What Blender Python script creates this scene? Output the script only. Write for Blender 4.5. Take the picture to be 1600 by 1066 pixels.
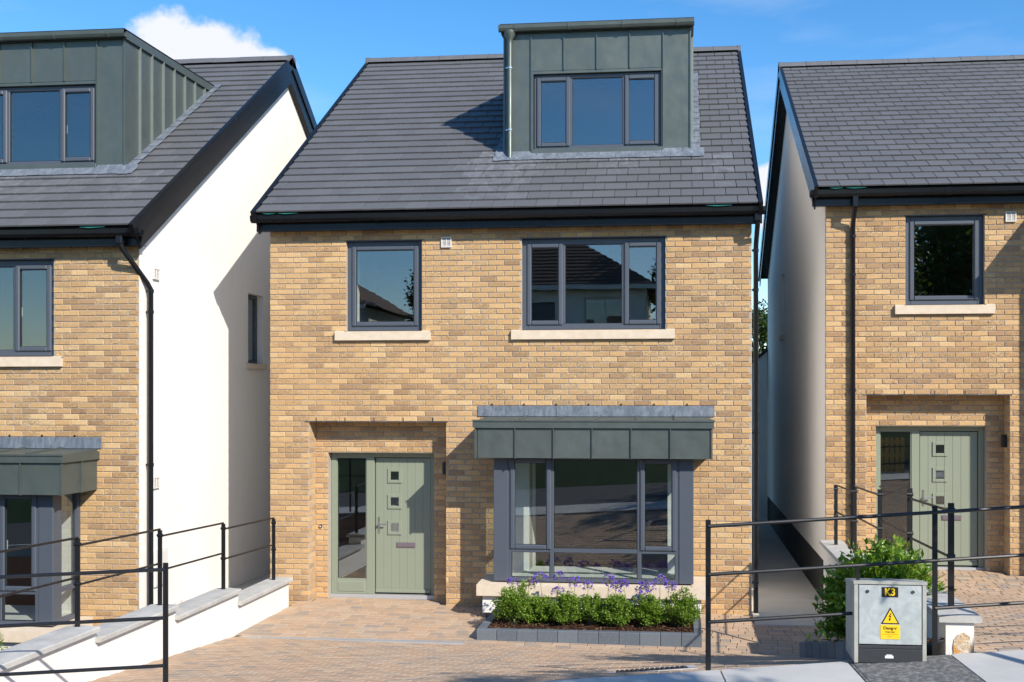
import bpy, math, random
from mathutils import Vector, Matrix, Euler, noise
rnd = random.Random(7)
R = math.radians
for o in list(bpy.data.objects): bpy.data.objects.remove(o)
sc = bpy.context.scene
COL = sc.collection

# ------------------------------------------------------------------ camera
TH = math.atan(.1)
cam = bpy.data.cameras.new('camera'); camo = bpy.data.objects.new('camera', cam); COL.objects.link(camo)
camo.location = (0, -14.07, 2.84); camo.rotation_euler = (R(90), 0, TH)
cam.sensor_width = 36; cam.lens = 36; cam.shift_x = -105/1600; cam.shift_y = 87/1600
cam.clip_start = .05; cam.clip_end = 2000
sc.camera = camo
sc.render.resolution_x = 1024; sc.render.resolution_y = 682

# ------------------------------------------------------------------ light
EL = R(34.5); AZ = (.703, -.711)                 # horizontal direction towards the sun
sun = bpy.data.lights.new('sun', 'SUN'); suno = bpy.data.objects.new('sun', sun); COL.objects.link(suno)
sun.energy = 4.7; sun.angle = R(.53); sun.color = (1, .93, .82)
tosun = Vector((AZ[0]*math.cos(EL), AZ[1]*math.cos(EL), math.sin(EL)))
suno.rotation_euler = tosun.to_track_quat('Z', 'Y').to_euler(); suno.location = tosun*60
world = bpy.data.worlds.new('World'); sc.world = world; world.use_nodes = True
wn = world.node_tree; wn.nodes.clear()
def wnode(t, **k):
    n = wn.nodes.new(t)
    for a, b in k.items(): setattr(n, a, b)
    return n
sky = wnode('ShaderNodeTexSky'); sky.sky_type = 'NISHITA'; sky.sun_disc = False
sky.sun_elevation = EL; sky.sun_rotation = math.atan2(AZ[0], AZ[1])
sky.altitude = 0; sky.air_density = 1.0; sky.dust_density = .25; sky.ozone_density = 3.0
bg = wnode('ShaderNodeBackground'); bg.inputs[1].default_value = .15
out = wnode('ShaderNodeOutputWorld')
tc = wnode('ShaderNodeTexCoord')
def vmath(op, a, b=None):
    n = wnode('ShaderNodeVectorMath', operation=op)
    for i, v in enumerate((a, b)):
        if v is None: continue
        if isinstance(v, tuple): n.inputs[i].default_value = v
        else: wn.links.new(v, n.inputs[i])
    return n
def wmath(op, a, b=None, clamp=False):
    n = wnode('ShaderNodeMath', operation=op, use_clamp=clamp)
    for i, v in enumerate((a, b)):
        if v is None: continue
        if isinstance(v, (int, float)): n.inputs[i].default_value = v
        else: wn.links.new(v, n.inputs[i])
    return n.outputs[0]
def pixdir(u, v):
    x = (u-905)/1600; z = (620-v)/1600
    d = Vector((x*math.cos(TH)-math.sin(TH), x*math.sin(TH)+math.cos(TH), z)); return d.normalized()
dirn = vmath('NORMALIZE', tc.outputs['Generated']).outputs[0]
# cumulus: puffy blobs with noisy edges (directions of the clouds seen) + thin cirrus all over the sky
nz = wnode('ShaderNodeTexNoise'); nz.inputs['Scale'].default_value = 26; nz.inputs['Detail'].default_value = 7; nz.inputs['Roughness'].default_value = .6
wn.links.new(dirn, nz.inputs['Vector'])
def blob(u, v, rad, sq):
    c = pixdir(u, v)
    d = vmath('SUBTRACT', dirn, tuple(c)).outputs[0]
    d = vmath('MULTIPLY', d, (1, 1, sq)).outputs[0]
    ln = vmath('LENGTH', d).outputs['Value']
    return wmath('SUBTRACT', 1.0, wmath('DIVIDE', ln, rad))
blobs = [blob(275, 85, .042, 1.0), blob(325, 92, .046, 1.1), blob(365, 108, .044, 1.2), blob(412, 108, .032, 1.5), blob(225, 105, .042, 1.5),
         blob(1205, 285, .022, 1.0), blob(1225, 330, .035, 1.0)]
m = blobs[0]
for b in blobs[1:]: m = wmath('MAXIMUM', m, b)
dens = wmath('ADD', m, wmath('MULTIPLY', wmath('SUBTRACT', nz.outputs[0], .5), 1.1))
mr = wnode('ShaderNodeMapRange'); mr.interpolation_type = 'SMOOTHSTEP'
wn.links.new(dens, mr.inputs[0]); mr.inputs[1].default_value = .0; mr.inputs[2].default_value = .34
ci = wnode('ShaderNodeTexNoise'); ci.inputs['Scale'].default_value = 3.2; ci.inputs['Detail'].default_value = 6; ci.inputs['Roughness'].default_value = .55
st = vmath('MULTIPLY', dirn, (1, 1, 4.5)).outputs[0]
wn.links.new(st, ci.inputs['Vector'])
mc = wnode('ShaderNodeMapRange'); wn.links.new(ci.outputs[0], mc.inputs[0])
mc.inputs[1].default_value = .52; mc.inputs[2].default_value = .85; mc.inputs[3].default_value = 0; mc.inputs[4].default_value = .32
cl = wmath('MAXIMUM', mr.outputs[0], mc.outputs[0])
hs = wnode('ShaderNodeHueSaturation'); hs.inputs['Saturation'].default_value = 1.30; hs.inputs['Value'].default_value = 1.0
wn.links.new(sky.outputs[0], hs.inputs['Color'])
mx = wnode('ShaderNodeMix', data_type='RGBA'); wn.links.new(cl, mx.inputs[0])
wn.links.new(hs.outputs[0], mx.inputs[6]); mx.inputs[7].default_value = (4.3, 4.45, 4.75, 1)
wn.links.new(mx.outputs[2], bg.inputs[0]); wn.links.new(bg.outputs[0], out.inputs[0])
sc.view_settings.view_transform = 'Standard'; sc.view_settings.look = 'None'
sc.view_settings.exposure = .52; sc.view_settings.gamma = 1; sc.view_settings.use_curve_mapping = False

# ------------------------------------------------------------------ materials
MAT = {}
class NT:
    def __init__(s, name):
        s.m = bpy.data.materials.new(name); s.m.use_nodes = True; s.t = s.m.node_tree
        s.t.nodes.clear(); s.o = s.t.nodes.new('ShaderNodeOutputMaterial'); MAT[name] = s.m
    def n(s, t, **k):
        x = s.t.nodes.new(t)
        for a, b in k.items(): setattr(x, a, b)
        return x
    def l(s, a, b): s.t.links.new(a, b)
    def pos(s, scale=(1, 1, 1)):
        g = s.n('ShaderNodeNewGeometry'); v = s.n('ShaderNodeVectorMath', operation='MULTIPLY')
        s.l(g.outputs['Position'], v.inputs[0]); v.inputs[1].default_value = scale; return v.outputs[0]
    def noise(s, scale, detail=4, rough=.55, stretch=(1, 1, 1), dist=0):
        x = s.n('ShaderNodeTexNoise'); x.inputs['Scale'].default_value = scale; x.inputs['Detail'].default_value = detail
        x.inputs['Roughness'].default_value = rough; x.inputs['Distortion'].default_value = dist
        s.l(s.pos(stretch), x.inputs['Vector']); return x.outputs[0]
    def rng(s, v, a, b, c=0., d=1., smooth=False):
        x = s.n('ShaderNodeMapRange'); s.l(v, x.inputs[0])
        if smooth: x.interpolation_type = 'SMOOTHSTEP'
        for i, q in enumerate((a, b, c, d)): x.inputs[i+1].default_value = q
        return x.outputs[0]
    def ramp(s, v, stops):
        x = s.n('ShaderNodeValToRGB'); s.l(v, x.inputs[0]); e = x.color_ramp.elements
        while len(e) < len(stops): e.new(.5)
        for i, (p, c) in enumerate(stops): e[i].position = p; e[i].color = (*c, 1)
        return x.outputs[0]
    def mix(s, f, a, b, mode='MIX'):
        x = s.n('ShaderNodeMix', data_type='RGBA', blend_type=mode)
        for i, v in ((0, f), (6, a), (7, b)):
            if isinstance(v, (int, float)): x.inputs[i].default_value = v
            elif isinstance(v, tuple): x.inputs[i].default_value = (*v, 1)
            else: s.l(v, x.inputs[i])
        return x.outputs[2]
    def math(s, op, a, b=None):
        x = s.n('ShaderNodeMath', operation=op)
        for i, v in enumerate((a, b)):
            if v is None: continue
            if isinstance(v, (int, float)): x.inputs[i].default_value = v
            else: s.l(v, x.inputs[i])
        return x.outputs[0]
    def tint(s):
        a = s.n('ShaderNodeAttribute', attribute_name='tint'); x = s.n('ShaderNodeSeparateColor'); s.l(a.outputs['Color'], x.inputs[0]); return x.outputs
    def bsdf(s, col, rough=.7, bump=None, bstr=.3, bdist=.01, metal=0, spec=.5, coat=0):
        p = s.n('ShaderNodeBsdfPrincipled')
        if isinstance(col, tuple): p.inputs['Base Color'].default_value = (*col, 1)
        else: s.l(col, p.inputs['Base Color'])
        if isinstance(rough, (int, float)): p.inputs['Roughness'].default_value = rough
        else: s.l(rough, p.inputs['Roughness'])
        p.inputs['Metallic'].default_value = metal; p.inputs['Specular IOR Level'].default_value = spec; p.inputs['Coat Weight'].default_value = coat
        if bump is not None:
            b = s.n('ShaderNodeBump'); b.inputs['Strength'].default_value = bstr; b.inputs['Distance'].default_value = bdist
            s.l(bump, b.inputs['Height']); s.l(b.outputs[0], p.inputs['Normal'])
        s.l(p.outputs[0], s.o.inputs[0]); return p

n = NT('brick'); t = n.tint()
base = n.ramp(t[0], [(0, (.45, .285, .155)), (.16, (.52, .335, .172)), (.34, (.59, .38, .188)), (.6, (.65, .418, .198)), (.85, (.695, .460, .225)), (1, (.735, .515, .272))])
fine = n.noise(55, 5, .65, (1, 1, 2.2), .6)
big = n.noise(19, 6, .7, (1, 1, 2.3), 2.6)
sm = n.math('MULTIPLY', n.rng(big, .44, .60, 0, 1, True), n.rng(t[1], .30, .95, .05, .88, True))
c = n.mix(sm, base, (.255, .165, .10))
c = n.mix(n.rng(fine, .3, .72, 0, .60), c, n.mix(1., c, (.55, .46, .38), 'MULTIPLY'))
c = n.mix(n.rng(n.noise(.55, 3), .4, .75, 0, .16), c, (.62, .50, .34))
bm = n.math('ADD', n.math('MULTIPLY', fine, 1.), n.math('MULTIPLY', big, .9))
n.bsdf(c, .88, bm, .75, .012, spec=.25)
n = NT('mortar'); n.bsdf(n.mix(n.noise(9, 4), (.30, .27, .235), (.42, .385, .34)), .95, n.noise(160, 3), .35, .004, spec=.2)
n = NT('render_white')
d = n.math('ADD', n.rng(n.noise(.9, 5, .65, (1, 1, .30)), .42, .75, 0, .6), n.rng(n.noise(7, 5, .7, (1, 1, .5)), .5, .8, 0, .35))
n.bsdf(n.mix(d, (.745, .715, .675), (.68, .642, .595)), .92, n.math('ADD', n.noise(120, 4, .7), n.math('MULTIPLY', n.noise(3, 3, .6), 3.)), .35, .006, spec=.2)
n = NT('plinth_black'); n.bsdf(n.mix(n.noise(6, 4), (.012, .012, .013), (.028, .027, .026)), .8, n.noise(90, 3), .3, .004)
n = NT('plaster'); n.bsdf((.78, .78, .76), .9)
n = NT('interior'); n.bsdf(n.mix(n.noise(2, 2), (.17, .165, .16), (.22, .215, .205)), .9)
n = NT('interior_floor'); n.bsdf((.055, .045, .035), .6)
n = NT('roof_tile'); t = n.tint()
c = n.ramp(t[0], [(0, (.089, .091, .098)), (.5, (.097, .099, .107)), (1, (.106, .108, .116))])
c = n.mix(n.rng(n.noise(22, 5, .65), .35, .75, 0, .30), c, (.135, .138, .145))
c = n.mix(n.math('MULTIPLY', n.rng(n.noise(7, 5, .65, (1, .6, .6), 1.), .40, .68), t[2]), c, (.26, .27, .29))
n.bsdf(c, .58, n.noise(120, 4, .7), .25, .003, spec=.4)
n = NT('roof_underlay'); n.bsdf((.012, .012, .013), .9)
n = NT('underlay_green'); n.bsdf((.02, .17, .15), .6)
n = NT('black_plastic'); n.bsdf(n.mix(n.noise(5, 3), (.006, .007, .009), (.010, .011, .014)), n.rng(n.noise(2, 2), .3, .7, .22, .28), spec=.32)
n = NT('black_paint'); n.bsdf(n.mix(n.rng(n.noise(60, 4), .62, .72), (.008, .008, .009), (.03, .028, .026)), .42, n.noise(80, 3), .12, .002)
n = NT('zinc')
t = n.tint()
c = n.mix(n.rng(n.noise(3.2, 4, .6, (1, 1, .7), .6), .3, .75), (.104, .124, .113), (.128, .150, .138))
c = n.mix(n.rng(t[0], 0, 1, 0, .30), c, (.094, .110, .104))
n.bsdf(c, n.rng(n.noise(6, 4, .6), .3, .7, .38, .52), n.math('ADD', n.noise(2.6, 2, .5), n.math('MULTIPLY', n.noise(300, 2), .02)), .42, .03, metal=.5, spec=.5)
n = NT('zinc_seam_glint'); n.bsdf(n.mix(n.noise(9, 3), (.17, .20, .185), (.235, .27, .25)), .38, metal=.3)  # dormer cheek seams: sun highlight on the folds painted in as lighter zinc
n = NT('lead')
v1 = n.noise(13, 6, .7, (1, .5, .3), 1.2); v2 = n.noise(5, 4, .6)
c = n.mix(n.rng(v1, .40, .72), (.115, .135, .165), (.25, .28, .32))
c = n.mix(n.rng(v2, .5, .75, 0, .7), c, (.10, .12, .15))
n.bsdf(c, .62, v2, .5, .012, metal=.2)
n = NT('frame_grey'); n.bsdf(n.mix(n.noise(7, 3), (.064, .077, .100), (.075, .088, .112)), .42, spec=.5)
n = NT('door_green'); n.bsdf(n.mix(n.noise(5, 3), (.212, .240, .180), (.228, .256, .194)), .5, n.noise(70, 4, .6, (1, 1, .06)), .12, .003)
n = NT('seal_black'); n.bsdf((.008, .008, .009), .6)
n = NT('steel'); n.bsdf((.55, .54, .52), .3, metal=1)
n = NT('letter_plate'); n.bsdf((.22, .18, .21), .35, metal=.5)
n = NT('stone_sill'); n.bsdf(n.mix(n.rng(n.noise(9, 5, .6), .3, .75), (.56, .46, .345), (.66, .56, .44)), .85, n.noise(110, 4), .2, .003, spec=.25)
n = NT('threshold'); n.bsdf((.42, .43, .44), .45, metal=.3)
n = NT('white_plastic'); n.bsdf((.62, .60, .57), .5)
n = NT('grille_dark'); n.bsdf((.08, .08, .08), .6)
n = NT('coping'); 
c = n.mix(n.rng(n.noise(4, 5, .65), .3, .75), (.34, .335, .315), (.50, .49, .465)); c = n.mix(n.rng(n.noise(38, 4, .7), .6, .78, 0, .6), c, (.2, .19, .175))
n.bsdf(c, .9, n.noise(90, 5, .7), .35, .005, spec=.25)
n = NT('concrete')
c = n.mix(n.rng(n.noise(1.7, 6, .65), .3, .75), (.40, .395, .38), (.52, .51, .49)); c = n.mix(n.rng(n.noise(60, 4, .7), .62, .8, 0, .5), c, (.22, .21, .2))
n.bsdf(c, .9, n.noise(150, 4, .7), .3, .004, spec=.25)
n = NT('side_concrete')
c = n.mix(n.rng(n.noise(1.3, 6, .65), .3, .75), (.46, .42, .35), (.57, .52, .44)); n.bsdf(c, .92, n.noise(150, 4, .7), .3, .004, spec=.2)
n = NT('paver'); t = n.tint()
c = n.ramp(t[0], [(0, (.31, .265, .225)), (.14, (.36, .275, .205)), (.3, (.43, .30, .20)), (.55, (.475, .32, .205)), (.8, (.51, .355, .235)), (1, (.49, .38, .275))])
c = n.mix(n.rng(n.noise(6, 5, .65, dist=.8), .38, .72, 0, .42), c, n.mix(t[1], (.31, .275, .245), (.53, .375, .25)))
c = n.mix(n.rng(n.noise(1.3, 4, .65, (1, .5, 1), 1.), .48, .72, 0, .5), c, (.30, .27, .235))
c = n.mix(n.rng(n.noise(90, 4, .7), .35, .8, 0, .4), c, (.21, .16, .12))
n.bsdf(c, .9, n.noise(130, 4, .7), .35, .004, spec=.25)
n = NT('sand_joint'); n.bsdf(n.mix(n.noise(30, 4), (.10, .075, .052), (.20, .15, .105)), .95)
n = NT('kerb_stone'); t = n.tint()
c = n.mix(t[0], (.088, .105, .125), (.135, .155, .178)); c = n.mix(n.rng(n.noise(30, 5, .7), .5, .8, 0, .4), c, (.22, .235, .25))
n.bsdf(c, .8, n.noise(140, 4), .3, .003, spec=.3)
n = NT('mulch'); t = n.tint()
n.bsdf(n.ramp(t[0], [(0, (.022, .012, .008)), (.5, (.065, .032, .019)), (1, (.15, .085, .048))]), .95, n.noise(70, 4), .6, .01, spec=.15)
n = NT('asphalt'); n.bsdf(n.mix(n.noise(2, 6, .7), (.04, .04, .042), (.07, .07, .07)), .9, n.noise(110, 3), .5, .006)
n = NT('cover_dark')
c = n.mix(n.rng(n.noise(24, 5, .7), .45, .72), (.085, .087, .092), (.27, .27, .265)); n.bsdf(c, .75, n.noise(110, 4), .4, .004)
n = NT('galvanised')
v = n.n('ShaderNodeTexVoronoi'); v.inputs['Scale'].default_value = 26; n.l(n.pos(), v.inputs['Vector'])
c = n.mix(n.rng(n.noise(9, 5, .6, dist=1.5), .3, .7), (.40, .445, .445), (.56, .60, .595)); c = n.mix(n.rng(v.outputs['Distance'], 0, .6, 0, .10), c, (.30, .33, .33))
n.bsdf(c, n.rng(n.noise(12, 3), .3, .7, .42, .6), metal=.25)
n = NT('cabinet_body'); n.bsdf(n.mix(n.rng(n.noise(7, 5, .7), .35, .7), (.40, .405, .37), (.30, .30, .265)), .7, n.noise(60, 3), .15, .003)
n = NT('cabinet_plinth'); n.bsdf(n.mix(n.rng(n.noise(34, 5, .75), .62, .75), (.030, .033, .038), (.16, .16, .16)), .6)
n = NT('sign_yellow'); n.bsdf(n.mix(n.rng(n.noise(40, 4), .5, .8, 0, .25), (.86, .56, .012), (.8, .6, .2)), .45)
n = NT('sign_black'); n.bsdf((.014, .012, .012), .5)
n = NT('sign_orange'); n.bsdf((.62, .26, .01), .5)
n = NT('sticker_white'); n.bsdf((.7, .7, .69), .6)
n = NT('broken_render')
c = n.mix(n.rng(n.noise(11, 5, .7), .42, .62), (.56, .42, .27), (.68, .62, .52)); c = n.mix(n.rng(n.noise(8, 4, .6, (1, 1, 2)), .56, .66), c, (.60, .25, .035))
n.bsdf(c, .95, n.noise(28, 5, .7), .8, .03, spec=.2)
n = NT('bark'); n.bsdf(n.mix(n.noise(14, 5, .7, (1, 1, .2)), (.07, .052, .036), (.17, .13, .09)), .95, n.noise(30, 4, .7, (1, 1, .25)), .6, .03)
n = NT('stem'); n.bsdf((.20, .22, .07), .7)
n = NT('roof_red'); n.bsdf(n.mix(n.noise(9, 4), (.075, .045, .035), (.11, .07, .055)), .85)
n = NT('grass'); n.bsdf(n.mix(n.noise(3, 6, .7), (.035, .065, .018), (.075, .11, .035)), .95, n.noise(60, 4), .6, .03)
def leafmat(name, a, b, c3, tr=.35, rough=.45):
    n = NT(name); t = n.tint()
    col = n.ramp(t[0], [(0, a), (.55, b), (1, c3)])
    p = n.n('ShaderNodeBsdfPrincipled'); n.l(col, p.inputs['Base Color']); p.inputs['Roughness'].default_value = rough; p.inputs['Specular IOR Level'].default_value = .45
    tl = n.n('ShaderNodeBsdfTranslucent'); n.l(n.mix(1., col, (1.3, 1.25, .6), 'MULTIPLY'), tl.inputs[0])
    m = n.n('ShaderNodeMixShader'); m.inputs[0].default_value = tr; n.l(p.outputs[0], m.inputs[1]); n.l(tl.outputs[0], m.inputs[2]); n.l(m.outputs[0], n.o.inputs[0])
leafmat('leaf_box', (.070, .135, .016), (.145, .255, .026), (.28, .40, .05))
leafmat('leaf_laurel', (.060, .125, .014), (.130, .240, .022), (.29, .39, .05), .3, .3)
leafmat('leaf_tree', (.030, .055, .014), (.055, .095, .022), (.095, .14, .035))
leafmat('petal', (.11, .045, .40), (.19, .085, .62), (.31, .20, .74), .3, .6)
leafmat('petal_faded', (.20, .15, .16), (.30, .24, .22), (.36, .30, .22), .3, .8)
n = NT('glass')
lw_ = n.n('ShaderNodeLayerWeight'); lw_.inputs['Blend'].default_value = .5
F0 = .125; fr_ = n.math('ADD', F0, n.math('MULTIPLY', 1-F0, n.math('POWER', lw_.outputs['Facing'], 5.)))
bp = n.n('ShaderNodeBump'); bp.inputs['Strength'].default_value = .02; bp.inputs['Distance'].default_value = .02; n.l(n.noise(1.3, 2, .5), bp.inputs['Height'])
g = n.n('ShaderNodeBsdfGlossy'); g.inputs['Roughness'].default_value = .004; g.inputs['Color'].default_value = (.92, .96, 1, 1); n.l(bp.outputs[0], g.inputs['Normal'])
tr = n.n('ShaderNodeBsdfTransparent'); tr.inputs[0].default_value = (.87, .90, .89, 1)
m = n.n('ShaderNodeMixShader'); n.l(fr_, m.inputs[0]); n.l(tr.outputs[0], m.inputs[1]); n.l(g.outputs[0], m.inputs[2]); n.l(m.outputs[0], n.o.inputs[0])

# ------------------------------------------------------------------ mesh helpers
class MB:
    def __init__(s): s.v = []; s.f = []; s.t = []; s.tint = (.5, .5, 0)
    def add(s, vs, fs):
        b = len(s.v); s.v += [tuple(p) for p in vs]; s.f += [tuple(b+i for i in f) for f in fs]; s.t += [s.tint]*len(vs); return s
    def box(s, x0, x1, y0, y1, z0, z1, M=None):
        vs = [(x0, y0, z0), (x1, y0, z0), (x1, y1, z0), (x0, y1, z0), (x0, y0, z1), (x1, y0, z1), (x1, y1, z1), (x0, y1, z1)]
        if M is not None: vs = [M @ Vector(p) for p in vs]
        return s.add(vs, [(0, 3, 2, 1), (4, 5, 6, 7), (0, 1, 5, 4), (1, 2, 6, 5), (2, 3, 7, 6), (3, 0, 4, 7)])
    def cbox(s, x0, x1, y0, y1, z0, z1, c=.004, M=None):
        """box with chamfered edges"""
        X = (x0, x0+c, x1-c, x1); Y = (y0, y0+c, y1-c, y1); Z = (z0, z0+c, z1-c, z1)
        vs = []; idx = {}
        for i in (0, 1):
            for j in (0, 1):
                for k in (0, 1):
                    xi, xo = (X[1], X[0]) if not i else (X[2], X[3]); yi, yo = (Y[1], Y[0]) if not j else (Y[2], Y[3]); zi, zo = (Z[1], Z[0]) if not k else (Z[2], Z[3])
                    for a, p in (('x', (xo, yi, zi)), ('y', (xi, yo, zi)), ('z', (xi, yi, zo))):
                        idx[i, j, k, a] = len(vs); vs.append(p)
        I = lambda i, j, k, a: idx[i, j, k, a]
        fs = []
        for i in (0, 1):
            q = [I(i, 0, 0, 'x'), I(i, 1, 0, 'x'), I(i, 1, 1, 'x'), I(i, 0, 1, 'x')]; fs.append(q if i else q[::-1])
            q = [I(0, i, 0, 'y'), I(1, i, 0, 'y'), I(1, i, 1, 'y'), I(0, i, 1, 'y')]; fs.append(q[::-1] if i else q)
            q = [I(0, 0, i, 'z'), I(1, 0, i, 'z'), I(1, 1, i, 'z'), I(0, 1, i, 'z')]; fs.append(q if i else q[::-1])
        for j in (0, 1):
            for k in (0, 1):
                q = [I(0, j, k, 'y'), I(1, j, k, 'y'), I(1, j, k, 'z'), I(0, j, k, 'z')]; fs.append(q if j == k else q[::-1])
                if (j == k): fs[-1] = q[::-1] if j == 0 and k == 0 else q[::-1]
                q = [I(j, 0, k, 'x'), I(j, 1, k, 'x'), I(j, 1, k, 'z'), I(j, 0, k, 'z')]; fs.append(q)
                q = [I(j, k, 0, 'x'), I(j, k, 1, 'x'), I(j, k, 1, 'y'), I(j, k, 0, 'y')]; fs.append(q)
                for i in (0, 1): pass
        for i in (0, 1):
            for j in (0, 1):
                for k in (0, 1): fs.append([I(i, j, k, 'x'), I(i, j, k, 'y'), I(i, j, k, 'z')])
        if M is not None: vs = [M @ Vector(p) for p in vs]
        return s.add(vs, fs)
    def prism(s, poly, axis, a0, a1):
        """poly: 2D points; axis 'x': poly in (y,z); 'y': poly in (x,z); 'z': (x,y)"""
        f = {'x': lambda p, a: (a, p[0], p[1]), 'y': lambda p, a: (p[0], a, p[1]), 'z': lambda p, a: (p[0], p[1], a)}[axis]
        k = len(poly); vs = [f(p, a0) for p in poly]+[f(p, a1) for p in poly]
        fs = [tuple(range(k))[::-1], tuple(range(k, 2*k))]+[(i, (i+1) % k, k+(i+1) % k, k+i) for i in range(k)]
        return s.add(vs, fs)
    def tube(s, pts, r, n=10, cap=True):
        pts = [Vector(p) for p in pts]; rs = r if isinstance(r, (list, tuple)) else [r]*len(pts)
        rings = []; up = None
        for i, p in enumerate(pts):
            d = ((pts[min(i+1, len(pts)-1)]-p).normalized()+(p-pts[max(i-1, 0)]).normalized()).normalized()
            a = Vector((0, 0, 1)) if abs(d.z) < .9 else Vector((1, 0, 0))
            if up is None: up = d.cross(a).normalized()
            else: up = (up-d*up.dot(d)).normalized()
            w = d.cross(up)
            rings.append([p+(up*math.cos(2*math.pi*k/n)+w*math.sin(2*math.pi*k/n))*rs[i] for k in range(n)])
        vs = [q for r_ in rings for q in r_]; fs = []
        for i in range(len(pts)-1):
            for k in range(n): fs.append((i*n+k, i*n+(k+1) % n, (i+1)*n+(k+1) % n, (i+1)*n+k))
        if cap: fs += [tuple(range(n))[::-1], tuple(range((len(pts)-1)*n, len(pts)*n))]
        return s.add(vs, fs)
    def quad(s, a, b, c, d): return s.add([a, b, c, d], [(0, 1, 2, 3)])
    def mesh(s, name, mat, smooth=False):
        me = bpy.data.meshes.new(name); me.from_pydata(s.v, [], s.f)
        at = me.attributes.new('tint', 'FLOAT_COLOR', 'POINT')
        at.data.foreach_set('color', [x for t in s.t for x in (*t, 1)])
        me.materials.append(MAT[mat])
        import bmesh
        bm_ = bmesh.new(); bm_.from_mesh(me); bmesh.ops.recalc_face_normals(bm_, faces=bm_.faces); bm_.to_mesh(me); bm_.free()
        if smooth:
            me.polygons.foreach_set('use_smooth', [True]*len(me.polygons))
            try: me.set_sharp_from_angle(angle=R(40))
            except Exception: pass
        return me
    def build(s, name, mat, parent=None, smooth=False, loc=None):
        o = bpy.data.objects.new(name, s.mesh(name, mat, smooth)); COL.objects.link(o)
        if parent: o.parent = parent
        if loc: o.location = loc
        return o
def raw(s, name, mat, parent=None, loc=None):
    """leaf clouds: no normal recalculation"""
    me = bpy.data.meshes.new(name); me.from_pydata(s.v, [], s.f)
    at = me.attributes.new('tint', 'FLOAT_COLOR', 'POINT'); at.data.foreach_set('color', [x for t in s.t for x in (*t, 1)])
    me.materials.append(MAT[mat]); o = bpy.data.objects.new(name, me); COL.objects.link(o)
    if parent: o.parent = parent
    if loc: o.location = loc
    return o
def inst(name, me, parent, loc, rot=None):
    o = bpy.data.objects.new(name, me); COL.objects.link(o); o.parent = parent; o.location = loc
    if rot is not None: o.rotation_euler = rot
    return o
def empty(name, loc, label, cat, group=None):
    o = bpy.data.objects.new(name, None); COL.objects.link(o); o.location = loc; o.empty_display_size = .2
    tag(o, label, cat, group); return o
def tag(o, label, cat, group=None):
    o['label'] = label; o['category'] = cat
    if group: o['group'] = group
    return o
def struct(o): o['kind'] = 'structure'; return o
def stuff(o): o['kind'] = 'stuff'; return o
def cells(u0, u1, v0, v1, holes):
    us = sorted({u0, u1, *[min(max(h[i], u0), u1) for h in holes for i in (0, 1)]}); vs = sorted({v0, v1, *[min(max(h[i], v0), v1) for h in holes for i in (2, 3)]})
    for a, b in zip(us, us[1:]):
        run = None
        for c, d in zip(vs, vs[1:]):
            mu, mv = (a+b)/2, (c+d)/2
            inside = any(h[0] < mu < h[1] and h[2] < mv < h[3] for h in holes)
            if inside:
                if run: yield (a, b, *run); run = None
            else: run = (run[0], d) if run else (c, d)
        if run: yield (a, b, *run)
CAMP = Vector(camo.location); FWD = Vector((-math.sin(TH), math.cos(TH), 0)); RGT = Vector((math.cos(TH), math.sin(TH), 0))
def project(p):
    d = Vector(p)-CAMP; z = d.dot(FWD)
    return (905+1600*d.dot(RGT)/z, 620-1600*d.z/z, z) if z > .1 else (-1, -1, -1)
def seen(p, mg=4):
    u, v, z = project(p); return z > 0 and -mg < u < 1600+mg and -mg < v < 1066+mg

# ------------------------------------------------------------------ bricks
BL, BH, JT, CO = .215, .065, .010, .075
def btint():
    x = rnd.random()
    if x < .13: a = rnd.uniform(0, .22)
    elif x < .45: a = rnd.uniform(.25, .55)
    else: a = rnd.uniform(.5, 1)
    return (a, rnd.random(), rnd.random())
def brick_shape(mb, L, H, f, proud=.006):
    """f maps (u, z, n) to 3D; brick face with eased arrises"""
    e = .0045; j = lambda: rnd.uniform(-.0018, .0018)
    k = [(0, 0), (L, 0), (L, H), (0, H)]
    bk = [f(u+j()*.6, z+j(), -.02) for u, z in k]
    md = [f(u+j(), z+j(), proud-e) for u, z in k]
    ft = [f(u+(e if u == 0 else -e), z+(e if z == 0 else -e), proud+j()) for u, z in k]
    fs = [(8, 9, 10, 11)]
    for i in range(4):
        q = (i+1) % 4; fs += [(i, q, 4+q, 4+i), (4+i, 4+q, 8+q, 8+i)]
    mb.add(bk+md+ft, fs)
brick_meshes = []
for i in range(48):
    mb = MB(); mb.tint = btint()
    brick_shape(mb, BL, BH, lambda u, z, nn: (u-BL/2, -nn, z-BH/2)); brick_meshes.append(mb.mesh('brick', 'brick'))
def brick_rows(u0, u1, z0, z1, holes, zref, shift=0):
    k0 = math.floor((z0-zref)/CO+1e-6); k1 = math.ceil((z1-zref)/CO-1e-6); res = []
    for k in range(k0, k1):
        za, zb = zref+k*CO+JT/2, zref+(k+1)*CO-JT/2
        za, zb = max(za, z0), min(zb, z1)
        if zb-za < .02: continue
        off = (0 if (k+shift) % 2 else (BL+JT)/2)
        u = u0-off
        while u < u1-.01:
            a, b = max(u+JT/2, u0), min(u+BL+JT/2, u1)
            w = [(a, b)]
            zm = (za+zb)/2
            for h in holes:
                if h[2] < zm < h[3]:
                    w2 = []
                    for p, q in w:
                        if h[1] <= p or h[0] >= q: w2.append((p, q))
                        else:
                            if h[0] > p: w2.append((p, h[0]))
                            if h[1] < q: w2.append((h[1], q))
                    w = w2
            for p, q in w:
                if q-p > .025: res.append((p, q, za, zb))
            u += BL+JT
    return res

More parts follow.
